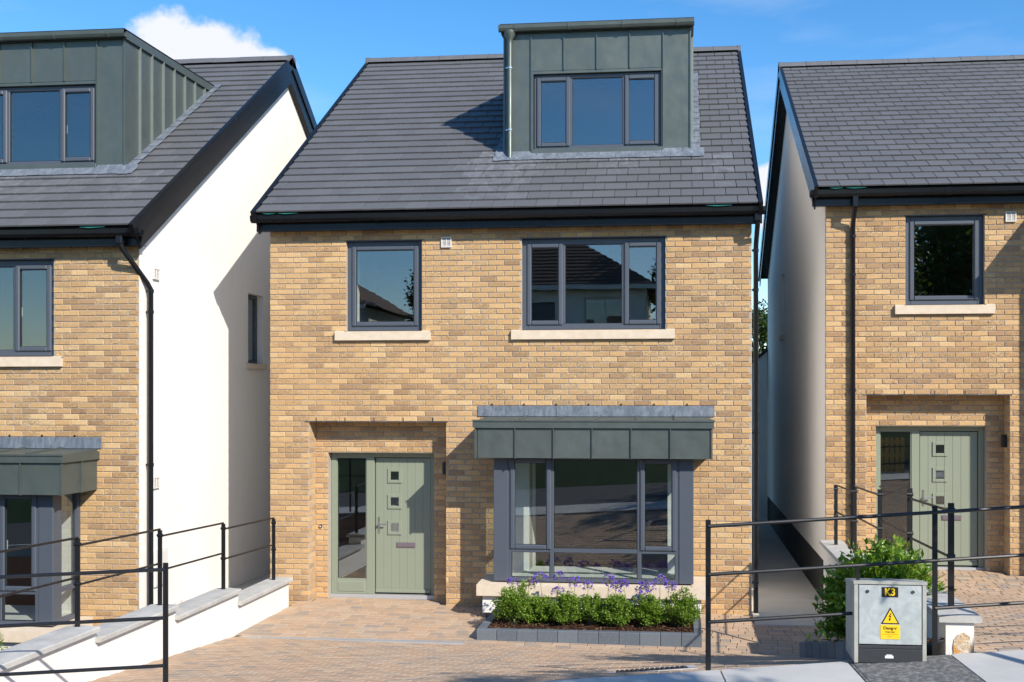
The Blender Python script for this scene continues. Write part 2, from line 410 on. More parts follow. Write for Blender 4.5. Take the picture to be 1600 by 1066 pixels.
# ------------------------------------------------------------------ windows
def frame_bars(mb, x0, x1, z0, z1, w, y0, y1, c=.006):
    """rectangular frame: stiles run full height, rails butt between them"""
    mb.cbox(x0, x0+w, y0, y1, z0, z1, c); mb.cbox(x1-w, x1, y0, y1, z0, z1, c)
    mb.cbox(x0+w, x1-w, y0+.001, y1, z0, z0+w, c); mb.cbox(x0+w, x1-w, y0+.001, y1, z1-w, z1, c)
def sash(win, x0, x1, z0, z1, y, handle=None):
    mb = MB(); frame_bars(mb, x0, x1, z0, z1, .062, y-.022, y+.045, .012); cs = mb.build('casement', 'frame_grey', win)
    g = MB().box(x0+.05, x1-.05, y+.010, y+.014, z0+.05, z1-.05).build('pane', 'glass', win)
    mb = MB(); frame_bars(mb, x0+.0615, x1-.0615, z0+.0615, z1-.0615, .006, y-.010, y+.008, .001); mb.build('gasket', 'seal_black', win)
    if handle:
        hx = x0+.03 if handle == 'l' else x1-.03; zm = (z0+z1)/2
        MB().box(hx-.012, hx+.012, y+.046, y+.06, zm-.03, zm+.03).box(hx-.01, hx+.01, y+.06, y+.085, zm-.10, zm+.02).build('handle', 'white_plastic', win)
def fixed(win, x0, x1, z0, z1, y):
    MB().box(x0-.01, x1+.01, y+.016, y+.020, z0-.01, z1+.01).build('pane', 'glass', win)
    mb = MB(); frame_bars(mb, x0-.001, x1+.001, z0-.001, z1+.001, .007, y-.002, y+.014, .001); mb.build('gasket', 'seal_black', win)
def window(house, x0, x1, z0, z1, lights, y=.06, name='window', fw=.082):
    """lights: list of (fraction, 's' sash/'f' fixed)"""
    mb = MB(); frame_bars(mb, x0, x1, z0, z1, fw, y, y+.07)
    inner = x1-x0-2*fw; mw = .05; tot = sum(a for a, _ in lights); avail = inner-mw*(len(lights)-1)
    xs = x0+fw; spans = []
    for i, (fr, k) in enumerate(lights):
        w = avail*fr/tot; spans.append((xs, xs+w, k))
        if i < len(lights)-1: mb.cbox(xs+w, xs+w+mw, y+.002, y+.07, z0+fw, z1-fw, .006)
        xs += w+mw
    win = mb.build(name, 'frame_grey', house)
    for i, (a, b, k) in enumerate(spans):
        if k == 's': sash(win, a-.018, b+.018, z0+fw-.018, z1-fw+.018, y, 'l' if i else 'r')
        else: fixed(win, a, b, z0+fw, z1-fw, y+.01)
    return win
def sill(house, x0, x1, zt, name='window_sill', mat='stone_sill', out=.055, h=.13):
    mb = MB(); mb.add([(x0, -out, zt-h), (x1, -out, zt-h), (x1, .07, zt-h), (x0, .07, zt-h), (x0, -out, zt-.012), (x1, -out, zt-.012), (x1, .07, zt), (x0, .07, zt)],
                      [(0, 3, 2, 1), (4, 5, 6, 7), (0, 1, 5, 4), (1, 2, 6, 5), (2, 3, 7, 6), (3, 0, 4, 7)])
    # stooled ends
    for a, b in ((x0, x0+.12), (x1-.12, x1)): mb.box(a+.001, b, -out+.012, -.002, zt-.02, zt+.004)
    return mb.build(name, mat, house)
def vent(house, x, z, s=.145, f=None, name='vent'):
    """louvred vent; f maps (u,n,z)"""
    f = f or (lambda u, nn, zz: (u, -nn, zz))
    mb = MB()
    def bx(u0, u1, n0, n1, z0, z1):
        mb.add([f(u, nn, zz) for zz in (z0, z1) for u, nn in ((u0, n0), (u1, n0), (u1, n1), (u0, n1))], [(0, 3, 2, 1), (4, 5, 6, 7), (0, 1, 5, 4), (1, 2, 6, 5), (2, 3, 7, 6), (3, 0, 4, 7)])
    bx(x, x+.016, 0, .03, z, z+s); bx(x+s-.016, x+s, 0, .03, z, z+s); bx(x+.016, x+s-.016, 0, .03, z, z+.016); bx(x+.016, x+s-.016, 0, .03, z+s-.016, z+s); bx(x+s/2-.006, x+s/2+.006, 0, .028, z+.016, z+s-.016)
    k = 6
    for i in range(k): zz = z+.022+i*(s-.04)/k; bx(x+.016, x+s-.016, .008, .022, zz, zz+.010)
    o = mb.build(name, 'white_plastic', house)
    mb = MB(); bx2 = [f(u, nn, zz) for zz in (z+.016, z+s-.016) for u, nn in ((x+.016, .002), (x+s-.016, .002), (x+s-.016, .006), (x+.016, .006))]
    mb.add(bx2, [(0, 3, 2, 1), (4, 5, 6, 7), (0, 1, 5, 4), (1, 2, 6, 5), (2, 3, 7, 6), (3, 0, 4, 7)]); mb.build('grille', 'grille_dark', o)
def pipe(house, pts, r=.034, brackets=(), name='downpipe', mat='black_plastic', wall=None):
    o = MB().tube(pts, r, 14).build(name, mat, house, True)
    for (x, y, z) in brackets:
        b = MB(); b.tube([(x, y, z-.02), (x, y, z+.02)], r+.007, 14)
        if wall: wx, wy = wall; b.box(min(x, x+wx)-.012*(wx == 0), max(x, x+wx)+.012*(wx == 0), min(y, y+wy)-.012*(wy == 0), max(y, y+wy)+.012*(wy == 0), z-.012, z+.012)
        b.build('bracket', mat, o)
    return o

# ------------------------------------------------------------------ house
W, DEP, YR, EAV = 6.775, 9.9, 4.95, 5.385
ZREF = 2.49
GAUGE_N = 26
tile_meshes = {}
def tile_mesh(i, L):
    k = (i, round(L, 3))
    if k not in tile_meshes:
        mb = MB(); mb.tint = (rnd.random(), rnd.random(), 0); mb.cbox(-.1485, .1485, -.012, L, 0, .027, .004); tile_meshes[k] = mb.mesh('tile', 'roof_tile')
    return tile_meshes[k]
def house(name, org, label, rise=3.79, bay=True, dormer=True, wing=False, pipe_kind='side', gablewin=None, light=True, plinth=.0, nb=290, nt=290, bell=False, VO=.10):
    H = empty(name, org, label, 'house', 'detached brick houses in a stepped row')
    O = Vector(org); pitch = math.atan2(rise, YR+.3); SL = math.hypot(rise, YR+.3)
    cp, sp = math.cos(pitch), math.sin(pitch); zr = EAV+rise
    def slope(x, s, h, back=False):
        y = -.3+s*cp-h*sp; z = EAV+s*sp+h*cp
        return (x, 2*YR-y if back else y, z)
    WA = (1.115, 2.205, 3.765, 5.04); WB = (3.62, 5.61, 3.765, 5.04); RC = (.573, 2.55, -.6, 2.49); BY = (3.73, 5.64, -.10, 2.05)
    holes = [WA, RC]+([WB, BY] if True else [])
    if wing: holes = [WA, RC]
    wing_x = 3.56
    # ---- front wall
    mb = MB()
    for a, b, c, d in cells(0, W, -.45, 5.30, holes): mb.box(a, b, .003, .30, c, d)
    fw = mb.build('front_wall', 'mortar', H)
    z_lo = -.45
    br = brick_rows(0, W, z_lo, 5.26, holes, ZREF)
    whole = [(p, q, a, b) for p, q, a, b in br if abs(q-p-BL) < 1e-4 and abs(b-a-BH) < 1e-4]
    def key(r):
        w = O+Vector(((r[0]+r[1])/2, 0, (r[2]+r[3])/2))
        return project(w)[2]
    hide = (lambda r: (bay and 2.95 < (r[0]+r[1])/2 < 6.4 and r[2] < 2.75))
    vis = sorted([r for r in whole if seen(O+Vector(((r[0]+r[1])/2, 0, r[2])), -4) and not hide(r) and r[2] > 0 and not (wing and r[1] > 2.75)], key=key)[:nb]
    vs = set(vis)
    for r in vis:
        inst('brick', brick_meshes[rnd.randrange(48)], fw, ((r[0]+r[1])/2, rnd.uniform(-.0015, .0015), (r[2]+r[3])/2), (rnd.gauss(0, .004), rnd.gauss(0, .003), rnd.gauss(0, .004)))
    mb = MB()
    for r in br:
        if r in vs: continue
        mb.tint = btint(); brick_shape(mb, r[1]-r[0], r[3]-r[2], lambda u, z, nn, r=r: (r[0]+u, -nn, r[2]+z))
    # recess returns and back wall
    RD = .27
    for (p, q, a, b) in brick_rows(0, RD, -.45, 2.49, [], ZREF, 1):
        mb.tint = btint(); brick_shape(mb, q-p, b-a, lambda u, z, nn: (RC[0]-.004+nn, p+u, a+z))
        mb.tint = btint(); brick_shape(mb, q-p, b-a, lambda u, z, nn: (RC[1]+.004-nn, p+u, a+z))
    DO = (.755, 2.315, -.45, 2.035)
    for (p, q, a, b) in brick_rows(RC[0], RC[1], -.45, 2.49, [DO], ZREF, 1):
        mb.tint = btint(); brick_shape(mb, q-p, b-a, lambda u, z, nn: (p+u, RD-nn, a+z))
    stuff(mb.build('brickwork', 'brick', fw))
    mb = MB()
    for a, b, c, d in cells(RC[0]-.2, RC[1]+.2, -.45, 2.55, [DO]): mb.box(a, b, RD+.003, RD+.3, c, d)
    mb.box(RC[0]-.2, RC[0]-.003, .30, RD+.01, -.45, 2.5); mb.box(RC[1]+.003, RC[1]+.2, .30, RD+.01, -.45, 2.5)
    mb.box(RC[0], RC[1], .02, RD+.01, 2.492, 2.54)
    mb.build('porch_wall', 'mortar', H)
    # lintel angle with weep slots
    mb = MB().box(RC[0]-.06, RC[1]+.03, -.012, .03, 2.482, 2.489); mb.build('lintel', 'frame_grey', H)
    mb = MB()
    for i in range(5): xx = RC[0]+.1+i*.42; mb.box(xx, xx+.012, -.008, .01, 2.492, 2.545)
    mb.build('weep_vent', 'seal_black', H)
    # ---- other walls
    gz = lambda y: EAV-.10+(y+.3)*math.tan(pitch) if y <= YR else EAV-.10+(2*YR-y+.3)*math.tan(pitch)
    poly = [(.012, -.45+0), (DEP, -.45), (DEP, gz(DEP)), (YR, gz(YR)), (.012, gz(0))]
    gws = gablewin or {}
    for side, xa, xb in (('left', -.004, .28), ('right', W-.28, W+.003)):
        mb = MB()
        if side in gws:
            y0, y1, z0, z1 = gws[side]
            rp = [(YR, gz(YR))]; fr = y0 > YR
            for pl in ([(.012, -.45), (y0, -.45), (y0, gz(y0))]+(rp if fr else [])+[(.012, gz(.012))], [(y1, -.45), (DEP, -.45), (DEP, gz(DEP))]+([] if fr else rp)+[(y1, gz(y1))], [(y0, -.45), (y1, -.45), (y1, z0), (y0, z0)], [(y0, z1), (y1, z1), (y1, gz(y1)), (y0, gz(y0))]):
                mb.prism(pl, 'x', xa, xb)
        else: mb.prism(poly, 'x', xa, xb)
        g = mb.build('gable_wall', 'render_white', H)
        sg = -1 if side == 'left' else 1; xo = xa if side == 'left' else xb
        if side in gws:
            wx = xo-sg*.10
            mb = MB(); mb.box(min(wx, wx-sg*.06), max(wx, wx-sg*.06), y0, y0+.06, z0, z1); mb.box(min(wx, wx-sg*.06), max(wx, wx-sg*.06), y1-.06, y1, z0, z1)
            mb.box(min(wx, wx-sg*.06), max(wx, wx-sg*.06), y0+.06, y1-.06, z0, z0+.06); mb.box(min(wx, wx-sg*.06), max(wx, wx-sg*.06), y0+.06, y1-.06, z1-.06, z1)
            w_ = mb.build('window', 'frame_grey', H); MB().box(wx-sg*.03-.003, wx-sg*.03+.003, y0+.05, y1-.05, z0+.05, z1-.05).build('pane', 'glass', w_)
            MB().box(min(xo-sg*.1, xo+sg*.05), max(xo-sg*.1, xo+sg*.05), y0-.07, y1+.07, z0-.085, z0).build('window_sill', 'stone_sill', H)
        mb = MB(); mb.box(min(xo, xo+sg*.004), max(xo, xo+sg*.004), .014, DEP, -.75, plinth); mb.build('plinth', 'plinth_black', H)
    MB().box(0, W, DEP-.3, DEP-.001, -.45, EAV).build('rear_wall', 'render_white', H)
    # ---- interior
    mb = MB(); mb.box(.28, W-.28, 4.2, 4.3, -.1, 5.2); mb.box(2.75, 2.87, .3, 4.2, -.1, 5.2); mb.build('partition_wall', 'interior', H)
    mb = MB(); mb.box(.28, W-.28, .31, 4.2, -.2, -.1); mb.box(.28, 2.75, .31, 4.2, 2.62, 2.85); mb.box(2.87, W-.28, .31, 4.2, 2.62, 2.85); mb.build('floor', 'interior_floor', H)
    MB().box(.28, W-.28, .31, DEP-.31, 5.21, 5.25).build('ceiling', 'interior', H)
    mb = MB()
    for a, b, c, d in cells(.28, W-.28, -.1, 5.2, [(DO[0], DO[1], -.1, 2.04), WA]+([] if wing else [WB, BY])): mb.box(a, b, .301 if a > RC[1]+.3 else .58, .60, c, d)
    mb.build('inner_lining', 'plaster', H)
    mb = MB()
    for h_ in ([WA] if wing else [WA, WB]):
        mb.box(h_[0]-.02, h_[0]-.001, .165, .60, h_[2], h_[3]); mb.box(h_[1]+.001, h_[1]+.02, .165, .60, h_[2], h_[3]); mb.box(h_[0], h_[1], .165, .60, h_[2]-.02, h_[2]-.001)
    mb.build('window_reveal', 'plaster', H)
    # ---- windows
    window(H, WA[0]+.002, WA[1]-.002, WA[2]+.006, WA[3]-.006, [(1, 's')]); sill(H, WA[0]-.15, WA[1]+.13, WA[2]-.001)
    MB().box(WA[0]-.02, WA[1]+.02, -.010, .05, 5.034, 5.043).build('lintel', 'frame_grey', H)
    if not wing:
        window(H, WB[0]+.002, WB[1]-.002, WB[2]+.006, WB[3]-.006, [(.62, 's'), (1.05, 'f'), (.62, 's')]); sill(H, WB[0]-.14, WB[1]+.13, WB[2]-.001)
        MB().box(WB[0]-.02, WB[1]+.02, -.010, .05, 5.034, 5.043).build('lintel', 'frame_grey', H)
    vent(H, 2.487, 4.925)
    # ---- front door set
    y = RD+.125; fx0, fx1, fz0, fz1 = DO[0]+.003, DO[1]-.003, -.05, DO[3]-.003
    mb = MB(); mb.cbox(fx0, fx0+.075, y, y+.09, fz0+.03, fz1); mb.cbox(fx1-.075, fx1, y, y+.09, fz0+.03, fz1)
    mb.cbox(fx0+.075, fx1-.075, y+.001, y+.09, fz1-.07, fz1); mb.cbox(1.285, 1.40, y+.001, y+.09, fz0+.03, fz1-.07)
    mb.cbox(fx0+.075, 1.285, y+.002, y+.09, fz0+.03, .19); mb.cbox(fx0+.10, 1.26, y-.006, y+.01, fz0+.06, .16, .008)
    door = mb.build('front_door', 'door_green', H)
    MB().box(fx0+.07, 1.29, y+.04, y+.046, .18, fz1-.06).build('side_light', 'glass', door)
    mb = MB(); frame_bars(mb, fx0+.075, 1.285, .19, fz1-.07, .014, y+.012, y+.03, .002); mb.build('glazing_bead', 'door_green', door)
    lx0, lx1, lz0, lz1 = 1.412, fx1-.085, .0, fz1-.082; ly = y+.035
    cas = [(1.59, 1.80, zc) for zc in (1.695, 1.32, .945)]
    nbd = 7; bw = (lx1-lx0)/nbd
    MB().box(lx0-.008, lx1+.008, ly+.03, ly+.032, lz0-.02, lz1+.008).build('gasket', 'seal_black', door)
    for i in range(nbd):
        mb = MB(); a, b = lx0+i*bw+.0006, lx0+(i+1)*bw-.0006
        mb.cbox(a, b, ly, ly+.028, lz0, lz1, .0028)
        mb.build('board', 'door_green', door)
    for p, q, zc in cas:
        mb = MB(); frame_bars(mb, p, q, zc-.105, zc+.105, .045, ly-.016, ly+.03, .004); c_ = mb.build('glazing_cassette', 'door_green', door)
        MB().box(p+.04, q-.04, ly-.0036, ly-.0006, zc-.065, zc+.065).build('glazing_backing', 'seal_black', door); MB().box(p+.04, q-.04, ly-.0085, ly-.0045, zc-.065, zc+.065).build('pane', 'glass', door)
    MB().cbox(lx0, lx1, ly-.022, ly-.001, lz0+.002, lz0+.05, .006).build('weather_bar', 'door_green', door)
    MB().cbox(1.72, 2.00, ly-.012, ly-.001, .655, .73, .004).cbox(1.735, 1.985, ly-.017, ly-.013, .668, .717, .002).build('letter_plate', 'letter_plate', door)
    hb = MB(); hb.cbox(lx0+.035, lx0+.062, ly-.010, ly-.001, .86, 1.10, .004); hb.tube([(lx0+.048, ly-.005, .99), (lx0+.048, ly-.055, .99), (lx0+.165, ly-.060, .995)], .010, 8); hb.tube([(lx0+.048, ly-.012, .90), (lx0+.048, ly-.002, .90)], .010, 10)
    hb.build('handle', 'steel', door)
    MB().box(fx0-.02, fx1+.02, y-.03, y+.12, fz0-.03, fz0+.029).build('threshold', 'threshold', door)
    if light:
        o = MB().cbox(RC[1]-.07, RC[1]-.008, .10, .16, 1.74, 1.92, .006).build('wall_light', 'black_paint', H)
        MB().tube([(RC[1]-.055, .13, 1.76), (RC[1]-.055, .13, 1.90)], .030, 12).build('lamp_tube', 'black_paint', o)
    if bell:
        o = MB().tube([(RC[0]+.075, RD-.002, .97), (RC[0]+.075, RD-.022, .97)], .024, 14).build('door_bell', 'black_plastic', H)
        MB().tube([(RC[0]+.075, RD-.023, .97), (RC[0]+.075, RD-.028, .97)], .012, 12).build('bell_button', 'white_plastic', o)
    # ---- roof
    dx0, dx1, DY, DZ = 3.175, 5.97, 1.10, 8.36                     # dormer
    s_of = lambda y: (y+.3)/cp
    dhole = [(dx0+.1, dx1-.1, s_of(DY)+.1, s_of((DZ-EAV)/math.tan(pitch)-.3)-.2)] if dormer else []
    mb = MB()
    for a, b, c, d in cells(-VO+.01, W+VO-.01, .02, SL, dhole):
        mb.add([slope(a, c, -.10), slope(b, c, -.10), slope(b, d, -.10), slope(a, d, -.10), slope(a, c, -.005), slope(b, c, -.005), slope(b, d, -.005), slope(a, d, -.005)], [(0, 3, 2, 1), (4, 5, 6, 7), (0, 1, 5, 4), (1, 2, 6, 5), (2, 3, 7, 6), (3, 0, 4, 7)])
    c, d, a, b = .02, SL, -VO+.01, W+VO-.01
    mb.add([slope(a, c, -.10, 1), slope(b, c, -.10, 1), slope(b, d, -.10, 1), slope(a, d, -.10, 1), slope(a, c, .03, 1), slope(b, c, .03, 1), slope(b, d, .03, 1), slope(a, d, .03, 1)], [(0, 3, 2, 1), (4, 5, 6, 7), (0, 1, 5, 4), (1, 2, 6, 5), (2, 3, 7, 6), (3, 0, 4, 7)])
    roof = mb.build('roof', 'roof_underlay', H)
    ga = (SL-.05)/GAUGE_N; TW = .302; tl = ga+.045; tilt = math.asin(.027/ga)
    tiles = []
    for k in range(GAUGE_N):
        s0 = k*ga; x = -VO+.03-(TW/2 if k % 2 else 0)
        while x < W+VO-.03:
            a, b = max(x, -VO+.03), min(x+TW, W+VO-.03)
            if b-a > .03:
                xm = (a+b)/2
                y_ = -.3+s0*cp
                if not (dormer and dx0-.02 < a and b < dx1+.02 and y_ > DY+.15 and s0 < s_of((DZ-EAV)/math.tan(pitch)-.3)-.3): tiles.append((a, b, s0, xm))
            x += TW
    def stain(xm, s0):
        if not dormer: return .12*rnd.random()
        sd = s_of(DY)
        v = 0
        if s0 < sd and dx0-.6 < xm < dx1+.5:
            v = max(0, .75-(sd-s0)/2.2)*(.5+.8*noise.noise(Vector((xm*1.3, s0*.6, O.x))))
        if abs(xm-dx0) < .5 and s0 < sd+.2: v = max(v, .55-(sd-s0)/4)
        return max(.06*rnd.random(), min(1, v))
    order = sorted([t for t in tiles if abs(t[1]-t[0]-TW) < 1e-5 and seen(O+Vector(slope(t[3], t[2]+.1, 0)), -5)], key=lambda t: project(O+Vector(slope(t[3], t[2], 0)))[2])
    if dormer: order = [t for t in order if stain(t[3], t[2]) < .15]
    ind = set(order[:nt])
    mb = MB()
    for t_ in tiles:
        a, b, s0, xm = t_; lift = .004+rnd.uniform(0, .0025); skew = rnd.gauss(0, .0022); tt = tilt+rnd.gauss(0, .0022)
        p = slope(xm, s0, lift+.027)
        if t_ in ind: inst('tile', tile_mesh(rnd.randrange(14), tl), roof, p, (pitch-tt, rnd.gauss(0, .0018), skew))
        else:
            M = Matrix.Translation(p) @ Euler((pitch-tt, 0, skew)).to_matrix().to_4x4()
            mb.tint = (rnd.random(), rnd.random(), stain(xm, s0)); hw = (b-a)/2-.0035; mb.cbox(-hw, hw, -.012, tl, 0, .027, .004, M)
    stuff(mb.build('tiling', 'roof_tile', roof))
    # eaves underlay peeping out, ridge tiles
    for ua, ub in ((.02, .20), (.24, .52), (W-.62, W-.28)):
        mb = MB(); um = ua*.6+ub*.4; mb.add([slope(ua, -.01, .012), slope(um, -.028, .010), slope(ub, -.012, .012), slope(ub, .1, .018), slope(ua, .1, .018)], [(0, 1, 2, 3, 4)]); mb.build('underlay_edge', 'underlay_green', roof)
    nrt = 15; rl = (W+2*VO)/nrt
    me_r = []
    for q in range(3):
        mb = MB(); mb.tint = (rnd.random()*.5+.4, 0, .1)
        prof = [(-.155, -.045), (-.115, .028), (-.05, .066), (0, .074), (.05, .066), (.115, .028), (.155, -.045), (.13, -.045), (.10, .012), (0, .052), (-.10, .012), (-.13, -.045)]
        mb.prism(prof, 'x', .003, rl-.003); me_r.append(mb.mesh('ridge_tile', 'roof_tile'))
    for i in range(nrt): inst('ridge_tile', me_r[i % 3], roof, (-VO+i*rl, YR, zr+.035+rnd.uniform(-.002, .002)))
    mb = MB()
    for i in range(nrt+1): mb.cbox(-VO+i*rl-.02+(.02 if i == 0 else 0), -VO+i*rl+.02, YR-.012, YR+.012, zr+.104, zr+.116, .002)
    mb.build('ridge_clip', 'black_plastic', roof)
    for sx in (0, 1):
        x0_, x1_ = (-VO-.02, -VO+.02) if not sx else (W+VO-.02, W+VO+.02)
        mb = MB(); mb.prism([(YR-.17, zr-.09), (YR-.12, zr+.085), (YR, zr+.125), (YR+.12, zr+.085), (YR+.17, zr-.09)], 'x', x0_-.008, x1_+.008); mb.build('ridge_end_cap', 'roof_tile', roof)
        for bk in (0, 1):
            mb = MB(); hx = (x0_+x1_)/2
            def sbox(xa, xb, s0, s1, h0, h1):
                e_ = lambda h: SL+h*math.tan(pitch)-.002
                q = [slope(x, (e_(h) if s == 9 else s), h, bk) for h in (h0, h1) for x, s in ((xa, s0), (xb, s0), (xb, s1), (xa, s1))]
                mb.add(q, [(0, 3, 2, 1), (4, 5, 6, 7), (0, 1, 5, 4), (1, 2, 6, 5), (2, 3, 7, 6), (3, 0, 4, 7)])
            sbox(hx-.028, hx+.028, -.06, 9, -.11, .068)
            mb.build('verge_cap', 'black_plastic', roof)
            mb = MB(); xo = -VO-.004 if not sx else W+VO-.016
            sbox(xo, xo+.02, -.02, 9, -.30, -.112); mb.build('bargeboard', 'black_plastic', roof)
            mb = MB(); sbox(*((-VO+.018, -.014) if not sx else (W+.014, W+VO-.018)), .25, 9, -.29, -.275); mb.build('verge_soffit', 'black_plastic', roof)
    # fascia, soffit, gutter
    MB().box(-VO-.03, W+VO+.03, -.165, -.145, 5.165, 5.37).build('fascia', 'black_plastic', roof); MB().box(-VO-.03, W+VO+.03, -.172, -.166, 5.172, 5.186).build('fascia_bead', 'black_plastic', roof)
    MB().box(-VO, W+VO, -.145, -.0085, 5.18, 5.192).build('soffit', 'black_plastic', roof)
    prof = [(a+.048, 5.372-(5.372-b)*.92) for a, b in [(-.218, 5.365), (-.222, 5.31), (-.245, 5.275), (-.285, 5.262), (-.325, 5.275), (-.345, 5.31), (-.350, 5.372), (-.343, 5.372), (-.338, 5.312), (-.32, 5.283), (-.285, 5.27), (-.25, 5.283), (-.229, 5.312), (-.224, 5.365)]]
    gut = MB().prism(prof, 'x', -VO-.07, W+VO+.07).build('gutter', 'black_plastic', roof)
    for gx in (1.6, 4.0): MB().prism([(p-.006*(p < -.23), z-.005) for p, z in prof[:7]]+[(-.295, 5.38), (-.176, 5.38)], 'x', gx, gx+.09).build('gutter_joint', 'black_plastic', gut)
    # ---- downpipe
    if pipe_kind == 'end':
        px, py = W+.065, .10
        pipe(H, [(px, -.237, 5.30), (px, -.237, 5.20), (px, -.21, 5.13), (px, .06, 4.93), (px, py, 4.86), (px, py, -.15)], .034, [(px, py, z) for z in (4.84, 4.3, 2.35, .3)], wall=(-.055, 0))
        MB().cbox(px-.042, px+.042, -.28, -.195, 5.18, 5.29, .01).build('gutter_outlet', 'black_plastic', H)
    elif pipe_kind == 'side':
        px, py = W+.07, .17
        pts = [(W-.12, -.237, 5.30), (W-.12, -.237, 5.19), (W-.10, -.225, 5.13), (W+.05, .12, 4.72), (px, py, 4.64), (px, py, -.2)]
        pipe(H, pts, .034, [(px, py, z) for z in (4.62, 4.35, 2.35, .3)], wall=(-.06, 0))
        MB().cbox(W-.162, W-.078, -.28, -.195, 5.18, 5.29, .01).build('gutter_outlet', 'black_plastic', H)
    else:
        px, py = .375, -.055
        pts = [(px, -.237, 5.30), (px, -.237, 5.16), (px, -.21, 5.10), (px, -.09, 4.96), (px, py, 4.88), (px, py, -.1)]
        pipe(H, pts, .034, [(px, py, z) for z in (4.75, 4.2, 2.55, .9)], wall=(0, .055))
        MB().cbox(px-.042, px+.042, -.28, -.195, 5.13, 5.29, .01).build('gutter_outlet', 'black_plastic', H)
    # ---- dormer
    if dormer:
        yb = (DZ-EAV)/math.tan(pitch)-.3
        wx0, wx1, wz0, wz1 = 3.625, 5.53, 6.535, 7.66
        zf0 = EAV+(DY+.3)*math.tan(pitch)+.03
        mb = MB()
        for a, b, c, d in cells(dx0+.012, dx1-.012, zf0-.15, DZ-.05, [(wx0, wx1, wz0, wz1)]): mb.box(a, b, DY+.012, DY+.12, c, d)
        for xa, xb in ((dx0+.012, dx0+.1), (dx1-.1, dx1-.012)):
            mb.prism([(DY+.12, zf0-.1), (yb, DZ-.08), (DY+.12, DZ-.06)], 'x', xa, xb)
        mb.prism([(DY+.02, DZ-.06), (yb+.15, DZ-.02), (yb+.15, DZ+.04), (DY+.02, DZ-.01)], 'x', dx0+.01, dx1-.01)
        D_ = mb.build('dormer', 'zinc', H)
        def panel(x0, x1, z0, z1):
            mb = MB(); mb.tint = (rnd.random(), 0, 0); mb.cbox(x0+.003, x1-.003, DY-.001, DY+.0115, z0, z1, .003); mb.build('cladding_panel', 'zinc', D_)
        def seam(x, z0, z1): MB().box(x-.0065, x+.0065, DY-.028, DY+.006, z0, z1).build('standing_seam', 'zinc', D_)
        xs = [wx0-.03+i*(wx1-wx0+.06)/4 for i in range(5)]
        panel(dx0+.02, xs[0], zf0, DZ-.09); panel(xs[4], dx1-.02, zf0, DZ-.09); seam(xs[0], zf0, DZ-.09); seam(xs[4], zf0, DZ-.09)
        for i in range(4):
            panel(xs[i], xs[i+1], wz1+.045, DZ-.09); panel(xs[i], xs[i+1], zf0, wz0-.085)
            if i: seam(xs[i], wz1+.045, DZ-.09); seam(xs[i], zf0, wz0-.09)
        for x in (dx0, dx1-.022): MB().box(x, x+.022, DY-.022, DY+.02, zf0-.02, DZ-.06).build('corner_trim', 'zinc', D_)
        MB().cbox(xs[0]+.01, xs[4]-.01, DY-.035, DY+.06, wz0-.085, wz0-.004, .005).build('sill_flashing', 'zinc', D_)
        mb = MB(); mb.box(wx0-.022, wx0, DY-.008, DY+.10, wz0, wz1+.04); mb.box(wx1, wx1+.022, DY-.008, DY+.10, wz0, wz1+.04); mb.box(wx0, wx1, DY-.008, DY+.10, wz1+.001, wz1+.04); mb.build('opening_trim', 'zinc', D_)
        dw = window(H, wx0+.003, wx1-.003, wz0+.002, wz1-.002, [(.62, 's'), (1.0, 'f'), (.62, 's')], y=DY+.045, name='dormer_window', fw=.058)
        # sides with seams
        tp = math.tan(pitch)
        for sx in (0, 1):
            xx = dx0 if not sx else dx1; sg = -1 if not sx else 1
            pw = .335; yy = DY+.02
            while yy < yb-.05:
                y2 = min(yy+pw, yb); zb1 = EAV+(yy+.3)*tp+.03; zb2 = EAV+(y2+.3)*tp+.03; zt1 = DZ-.075
                if zt1-zb1 < .03: break
                mb = MB(); mb.tint = (rnd.random(), 0, 0)
                mb.prism([(yy+.002, zb1-.02), (y2-.002, min(zb2-.02, zt1-.002)), (y2-.002, zt1), (yy+.002, zt1)], 'x', *sorted((xx-sg*.013, xx+sg*.0)))
                mb.build('cladding_panel', 'zinc', D_)
                if yy > DY+.1: MB().box(*sorted((xx, xx+sg*.036)), yy-.008, yy+.008, zb1, zt1).build('standing_seam', 'zinc_seam_glint', D_)
                yy = y2
        # roof edge, gutter, downpipe
        mb = MB(); mb.prism([(DY-.03, DZ-.095), (yb+.1, DZ-.06), (yb+.1, DZ+.055), (DY-.03, DZ+.015)], 'x', dx0-.035, dx0-.001); mb.prism([(DY-.03, DZ-.095), (yb+.1, DZ-.06), (yb+.1, DZ+.055), (DY-.03, DZ+.015)], 'x', dx1+.001, dx1+.035)
        mb.box(dx0, dx1, DY-.028, DY-.002, DZ-.09, DZ+.0); mb.build('roof_edge', 'zinc', D_)
        MB().prism([(DY-.10, DZ+.021), (yb+.2, DZ+.061), (yb+.2, DZ+.073), (DY-.10, DZ+.034)], 'x', dx0-.04, dx1+.04).build('dormer_roof', 'seal_black', D_)
        gp = [(DY-.03, DZ+.0), (DY-.032, DZ-.04), (DY-.05, DZ-.075), (DY-.08, DZ-.085), (DY-.11, DZ-.075), (DY-.13, DZ-.04), (DY-.135, DZ+.010), (DY-.128, DZ+.010), (DY-.122, DZ-.04), (DY-.105, DZ-.068), (DY-.08, DZ-.077), (DY-.055, DZ-.068), (DY-.04, DZ-.04), (DY-.036, DZ+.0)]
        dg = MB().prism(gp, 'x', dx0-.06, dx1+.045).build('dormer_gutter', 'zinc', D_)
